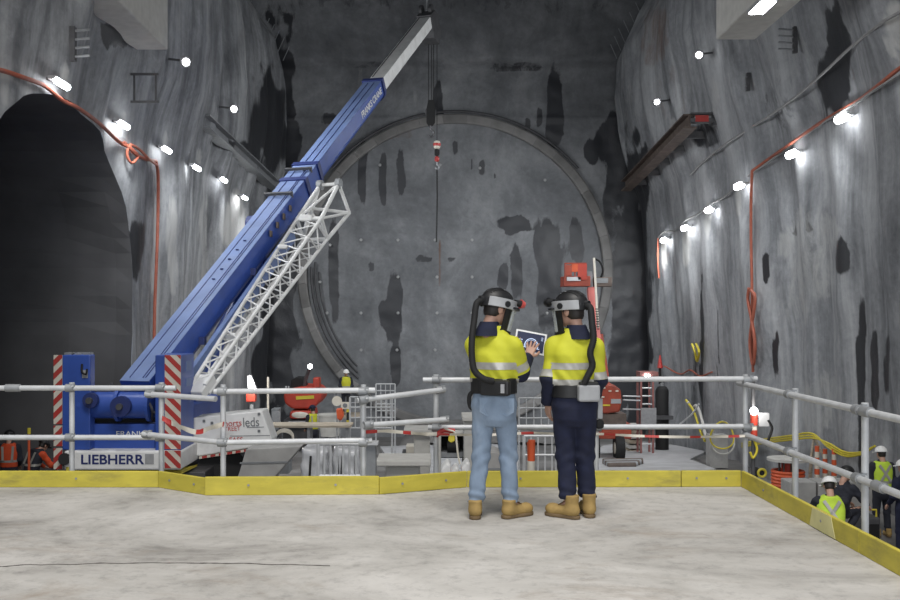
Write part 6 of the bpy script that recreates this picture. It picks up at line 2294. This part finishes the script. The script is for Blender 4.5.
MB().box2(wp(595, 277, dW + 1.7), wp(609, 287, dW + 2.3)).build('counter_box', M['rusty'], t, bevel=.02)
MB().box2(wp(596, 278, dW + 1.68), wp(608, 283, dW + 1.7)).build('box_plate', M['midgrey'], t)
MB().tube(arc_pts([wp(595, 259, dW + 1.6), wp(600, 262, dW + 1.5), wp(603, 270, dW + 1.6), wp(601, 277, dW + 1.7)], 6), .035, 6).build('hose', M['black'], t, smooth=True)

# ---- ladder tower, tank, barriers near the right wall
dL = 35.0
t = thing('ladder_tower', 'pink red ladder tower with a small lamp on top', 'ladder', (rX(647, dL), dL, fz(dL)))
for x in (641, 653):
    for q in (0, .6):
        MB().bar((rX(x, dL), dL + q, fz(dL)), (rX(x, dL), dL + q, P(0, 374, dL).z), .07, .07, (0, 1, 0)).build('stile', M['dullred'], t)
for k in range(9):
    y = 380 + 8 * k
    MB().cyl(P(641, y, dL), P(653, y, dL), .03, n=6).build('rung', M['galv'], t)
MB().box2(P(640, 372, dL - .05), P(654, 375, dL + .65)).build('top_frame', M['dullred'], t)
MB().box2(P(645, 374.5, dL - .1), P(649.5, 378, dL - .04)).build('lamp_lens', M['lamp'], t)
MB().box2(P(641, 408, dL - .08), P(656, 424, dL - .02)).build('lower_panel', M['greypl'], t)
dK = 36.6
t = thing('gas_tank', 'tall black cylinder tank with a red pole beside the ladder', 'tank', (rX(662, dK), dK, fz(dK)))
zb, zt = fz(dK), P(0, 386, dK).z
MB().lathe([(0, zb), (.24, zb), (.24, zt - .15), (.16, zt - .03), (.07, zt), (0, zt)], (rX(662, dK), dK, 0), 20).build('cylinder', M['black'], t, smooth=True)
MB().cyl((rX(662, dK), dK, zt - .05), P(662, 383, dK), .07, n=10).build('valve', M['galvd'], t)
MB().cyl(P(660, 384, dK + .1), P(660, 366, dK + .1), .05, n=8).build('pole', M['black'], t)
MB().tube([P(660, 368, dK + .1), P(660, 355, dK + .1)], [.11, .02], 10).build('red_tip', M['red'], t, smooth=True)
MB().box2(P(656, 416, dK - .5), P(672, 419, dK - .3)).build('tray', M['steel'], t)
for k, (x0, x1, y) in enumerate(((623, 640, 396), (623, 640, 400), (623, 640, 409))):
    t = one(MB().cyl(P(x0, y, 34.5), P(x1, y + .5, 34.9), .03, n=6), 'rope_line', M['galv'], ['top line strung from the boom lift to the ladder tower', 'middle line strung from the boom lift to the ladder tower', 'bottom line strung from the boom lift to the ladder tower'][k], 'rope')
t = thing('pallet_stack', 'pale pallet stack left of the ladder tower', 'pallets', (rX(636, 36), 36, fz(36)))
for k in range(6):
    MB().box2((rX(629, 36), 36, fz(36) + .18 * k), (rX(642, 36), 36.8, fz(36) + .18 * k + .12)).build('pallet', M['concw'] if k % 2 else M['timber'], t)
t = thing('scrap_heap', 'low heap of grey pipes lying below the tape by the lift', 'pipes', (rX(625, 30), 30, fz(30)))
for k in range(5):
    MB().cyl((rX(608, 30), 30 + .22 * k, fz(30) + .12), (rX(636, 30) + .1 * k, 30 + .22 * k + .1, fz(30) + .12), .1, n=10).build('pipe', M['galvd'] if k % 2 else M['rusty'], t, smooth=True)


# ---- hoses along the right wall
def hose(pts, r, mat, label, name='hose', cat='hose', group=None):
    return one(MB().tube(arc_pts(pts, 8), r, 8), name, M[mat], label, cat, group, smooth=True)


for k, off in enumerate((0, .055, .11)):
    hose([P(742, 447, 30) + Vector((0, 0, off)), P(765, 443, 28) + Vector((0, 0, off)), P(790, 440, 26) + Vector((0, 0, off)), P(812, 438, 24.8) + Vector((0, 0, off)), P(828, 443 + 2 * k, 24.2), P(845, 452 + 2 * k, 23.5), P(862, 452 + k, 22.6), P(875, 446, 22)], .024, 'hoseyel',
         ['lowest of the yellow hoses draped along the right wall', 'middle of the yellow hoses draped along the right wall', 'topmost of the yellow hoses draped along the right wall'][k], group='yellow hoses along the right wall')
# tripod frame that carries the hoses
t = thing('hose_stand', 'tripod of pale poles carrying the yellow hoses', 'stand', (rX(814, 24.8), 24.8, fz(24.8)))
top = P(814, 437, 24.9)
for dx, dy in ((-.18, -.1), (.4, -.2), (.1, .5)):
    MB().tube(arc_pts([top, top + Vector((dx * .6, dy * .6, -.6)), Vector((top.x + dx, top.y + dy, fz(24.9)))], 5), .03, 8).build('leg', M['timber'], t, smooth=True)
hose([on_wall(1, 692, 344, .2), on_wall(1, 695, 352, .25), on_wall(1, 697, 361, .2), on_wall(1, 699, 352, .25), on_wall(1, 696, 344, .2)], .045, 'hoseyel', 'yellow hose loop hanging on the far right wall')
hose([P(688, 402, 34), P(692, 408, 34), P(697, 406, 33.5), P(702, 420, 33), P(706, 436, 32), P(712, 444, 31)], .05, 'concw', 'pale hose arching down at the right wall foot')
hose([P(686, 400, 34.2), P(694, 412, 33.6), P(700, 430, 33), P(705, 441, 32)], .04, 'hoseyel', 'thin yellow hose beside the arching pale hose')
hose([P(680, 424, 34), P(692, 414, 33.4), P(699, 404, 33)], .03, 'galv', 'thin grey pipe leaning by the right wall')
t = thing('hose_heap', 'yellow hose heap at the right wall foot beside the railing corner', 'hose', (rX(722, 30), 30, fz(30)))
for k in range(2):
    c = Vector((rX(722, 30), 30 + .1 * k, P(0, 430, 30).z - .1 * k))
    MB().tube([c + Vector((.35 * math.cos(a) + .05 * k, .1 * math.sin(2 * a), (.45 + .1 * k) * math.sin(a) * (1 if a < math.pi else .8) - .2)) for a in np.linspace(0, 2 * math.pi, 25)], .025, 6).build('turn', M['hoseyel'] if k % 2 == 0 else M['concw'], t, smooth=True)
MB().box2((rX(714, 30), 30.4, fz(30)), (rX(732, 30), 30.9, P(0, 437, 30).z)).build('block', M['slab'], t)

# ---- cable drum
dS = 24.5
cx = rX(788, dS)
t = thing('cable_drum', 'cable drum with pale top flange and orange cable below the hoses', 'drum', (cx, dS, fz(dS)))
zc = Vector((cx, dS, 0))
z_t, z_b = P(0, 458, dS).z, P(0, 484, dS).z
zg = fz(dS)
MB().lathe([(0, zg), (.52, zg), (.52, zg + .06), (0, zg + .06)], zc, 28).build('bottom_flange', M['steel'], t, smooth=True)
MB().lathe([(0, z_t - .06), (.50, z_t - .06), (.50, z_t), (.1, z_t), (.08, z_t - .02), (0, z_t - .02)], zc, 28).build('top_flange', M['concw'], t, smooth=True)
MB().lathe([(.16, zg), (.16, z_t)], zc, 18).build('core', M['machred'], t)
nturn = 7
for k in range(nturn):
    z = zg + .1 + k * (z_t - zg - .35) / nturn
    MB().tube([(cx + .36 * math.cos(a), dS + .36 * math.sin(a), z) for a in np.linspace(0, 2 * math.pi, 29)], .045, 6).build('cable_turn', M['orangecone'], t, smooth=True)
for a in np.linspace(0, 2 * math.pi, 9)[:-1]:
    MB().cyl((cx + .22 * math.cos(a), dS + .22 * math.sin(a), zg + .5), (cx + .22 * math.cos(a), dS + .22 * math.sin(a), z_t), .02, n=6).build('tie_rod', M['rusty'], t)
# yellow collar ring on a short post
t = thing('pipe_end', 'short black pipe end with a yellow collar by the deck corner', 'pipe', (rX(762, 20), 20, fz(20)))
c = P(762, 473, 19.6)
MB().tube([c + Vector((.075 * math.cos(a), 0, .075 * math.sin(a))) for a in np.linspace(0, 2 * math.pi, 21)], .025, 8).build('collar', M['hoseyel'], t, smooth=True)
MB().cyl(c, c + Vector((0, .4, 0)), .06, n=14).build('pipe', M['black'], t, smooth=True)
MB().cyl((c.x, 20, fz(20)), (c.x, 20, c.z), .045, n=10).build('stand', M['steel'], t)
# lamp post with red canister and switch box behind the deck corner
dQ = 15.0
t = thing('beacon_lamp', 'bright lamp on red and white canister behind the railing corner', 'lamp', (rX(754, dQ), dQ, fz(dQ)))
q = lambda y: P(754, y, dQ)
MB().cyl((q(0).x, dQ + .04, fz(dQ)), q(380) + Vector((0, .04, 0)), .03, n=8).build('post', M['steel'], t)
MB().cyl(q(425), q(415), .055, n=14).build('red_canister', M['machred'], t, smooth=True)
MB().cyl(q(430), q(425), .045, n=14).build('white_neck', M['offwhite'], t, smooth=True)
MB().cyl(q(439), q(430), .05, n=14).build('red_canister', M['machred'], t, smooth=True)
MB().sphere(q(411), (.06, .05, .06), 12, 8).build('bulb', M['lamp'], t, smooth=True)
MB().box2(P(759, 413, dQ), P(767, 426, dQ + .12)).build('switch_box', M['greypl'], t, bevel=.01)
MB().tube(arc_pts([P(768, 420, dQ), P(772, 428, dQ), P(769, 438, dQ), P(766, 446, dQ)], 6), .02, 6).build('cable', M['black'], t, smooth=True)
MB().tube(arc_pts([P(754, 440, dQ), P(757, 450, dQ), P(753, 458, dQ), P(750, 452, dQ)], 6), .018, 6).build('cable', M['hoseyel'], t, smooth=True)
point_light('lamp_light', q(411) + Vector((0, -.2, .05)), 12, parent=t)
# low concrete blocks and timber by the right workers
t = thing('precast_plinth', 'long low concrete kerb behind the bollards', 'plinth', (rX(812, 22.4), 22.4, fz(22)))
for k in range(3):
    MB().box2((rX(790, 22) + .62 * k, 22.0, fz(22)), (rX(790, 22) + .62 * k + .58, 22.6, fz(22) + .75)).build('block', M['slab'], t, bevel=.02)
t = thing('timber_crib', 'timber crib platform under the crouching worker', 'platform', (rX(832, 15.4), 15.4, fz(15)))
for k in range(5):
    MB().box2((rX(832, 15.4) - .6, 14.8 + .26 * k, -2.18), (rX(832, 15.4) + .6, 15.02 + .26 * k, -2.10)).build('board', M['timber'], t)
for dx in (-.5, 0, .5):
    MB().box2((rX(832, 15.4) + dx - .06, 14.8, -2.8), (rX(832, 15.4) + dx + .06, 16.06, -2.18)).build('bearer', M['timber'], t)
t = thing('timber_crib', 'timber crib platform under the bending dark worker', 'platform', (rX(838, 17.7), 17.7, fz(17)))
for k in range(5):
    MB().box2((rX(838, 17.7) - .6, 17.0 + .26 * k, -2.36), (rX(838, 17.7) + .6, 17.22 + .26 * k, -2.28)).build('board', M['timber'], t)
for dx in (-.5, 0, .5):
    MB().box2((rX(838, 17.7) + dx - .06, 17.0, -2.8), (rX(838, 17.7) + dx + .06, 18.26, -2.36)).build('bearer', M['timber'], t)
t = thing('generator', 'dark generator box in front of the standing vest worker', 'machine', (rX(868, 19), 19, fz(19)))
MB().box2((rX(858, 19), 18.8, fz(19) + .08), (rX(876, 19), 19.3, fz(19) + .62)).build('case', M['steel'], t, bevel=.03)
MB().box2((rX(860, 19), 18.78, fz(19) + .2), (rX(874, 19), 18.8, fz(19) + .5)).build('grille', M['black'], t)
for x in (860, 874): MB().cyl((rX(x, 19), 18.85, fz(19) + .08), (rX(x, 19), 19.25, fz(19) + .08), .08, n=12).build('foot', M['black'], t)
MB().tube([(rX(860, 19), 18.9, fz(19) + .6), (rX(860, 19), 18.9, fz(19) + .75), (rX(874, 19), 18.9, fz(19) + .75), (rX(874, 19), 18.9, fz(19) + .6)], .02, 6).build('handle', M['hoseyel'], t)

# ---- far left: pole, cones and crates at the side tunnel
t = thing('survey_pole', 'orange pole with yellow top before the left tunnel worker', 'pole', (rX(29, 20.4), 20.4, fz(20)))
MB().cyl((rX(29, 20.4), 20.4, fz(20)), P(29, 434, 20.4), .025, n=8).build('shaft', M['orangecone'], t)
MB().cyl(P(29, 434, 20.4), P(29, 428, 20.4), .035, n=8).build('yellow_top', M['hoseyel'], t)
MB().box((rX(29, 20.4), 20.4, fz(20) + .03), (.3, .3, .06)).build('foot', M['black'], t)
t = thing('crate_stack', 'grey crates beside the striped counterweight at the left', 'crates', (rX(46, 20), 20, fz(20)))
for k in range(3):
    b_ = MB().box2((rX(41, 20), 19.8, fz(20) + .45 * k), (rX(51, 20), 20.3, fz(20) + .45 * k + .42)).build('crate', M['midgrey'] if k % 2 else M['steel'], t, bevel=.02)
for x, y, l in ((64, 470, 0),):
    pass
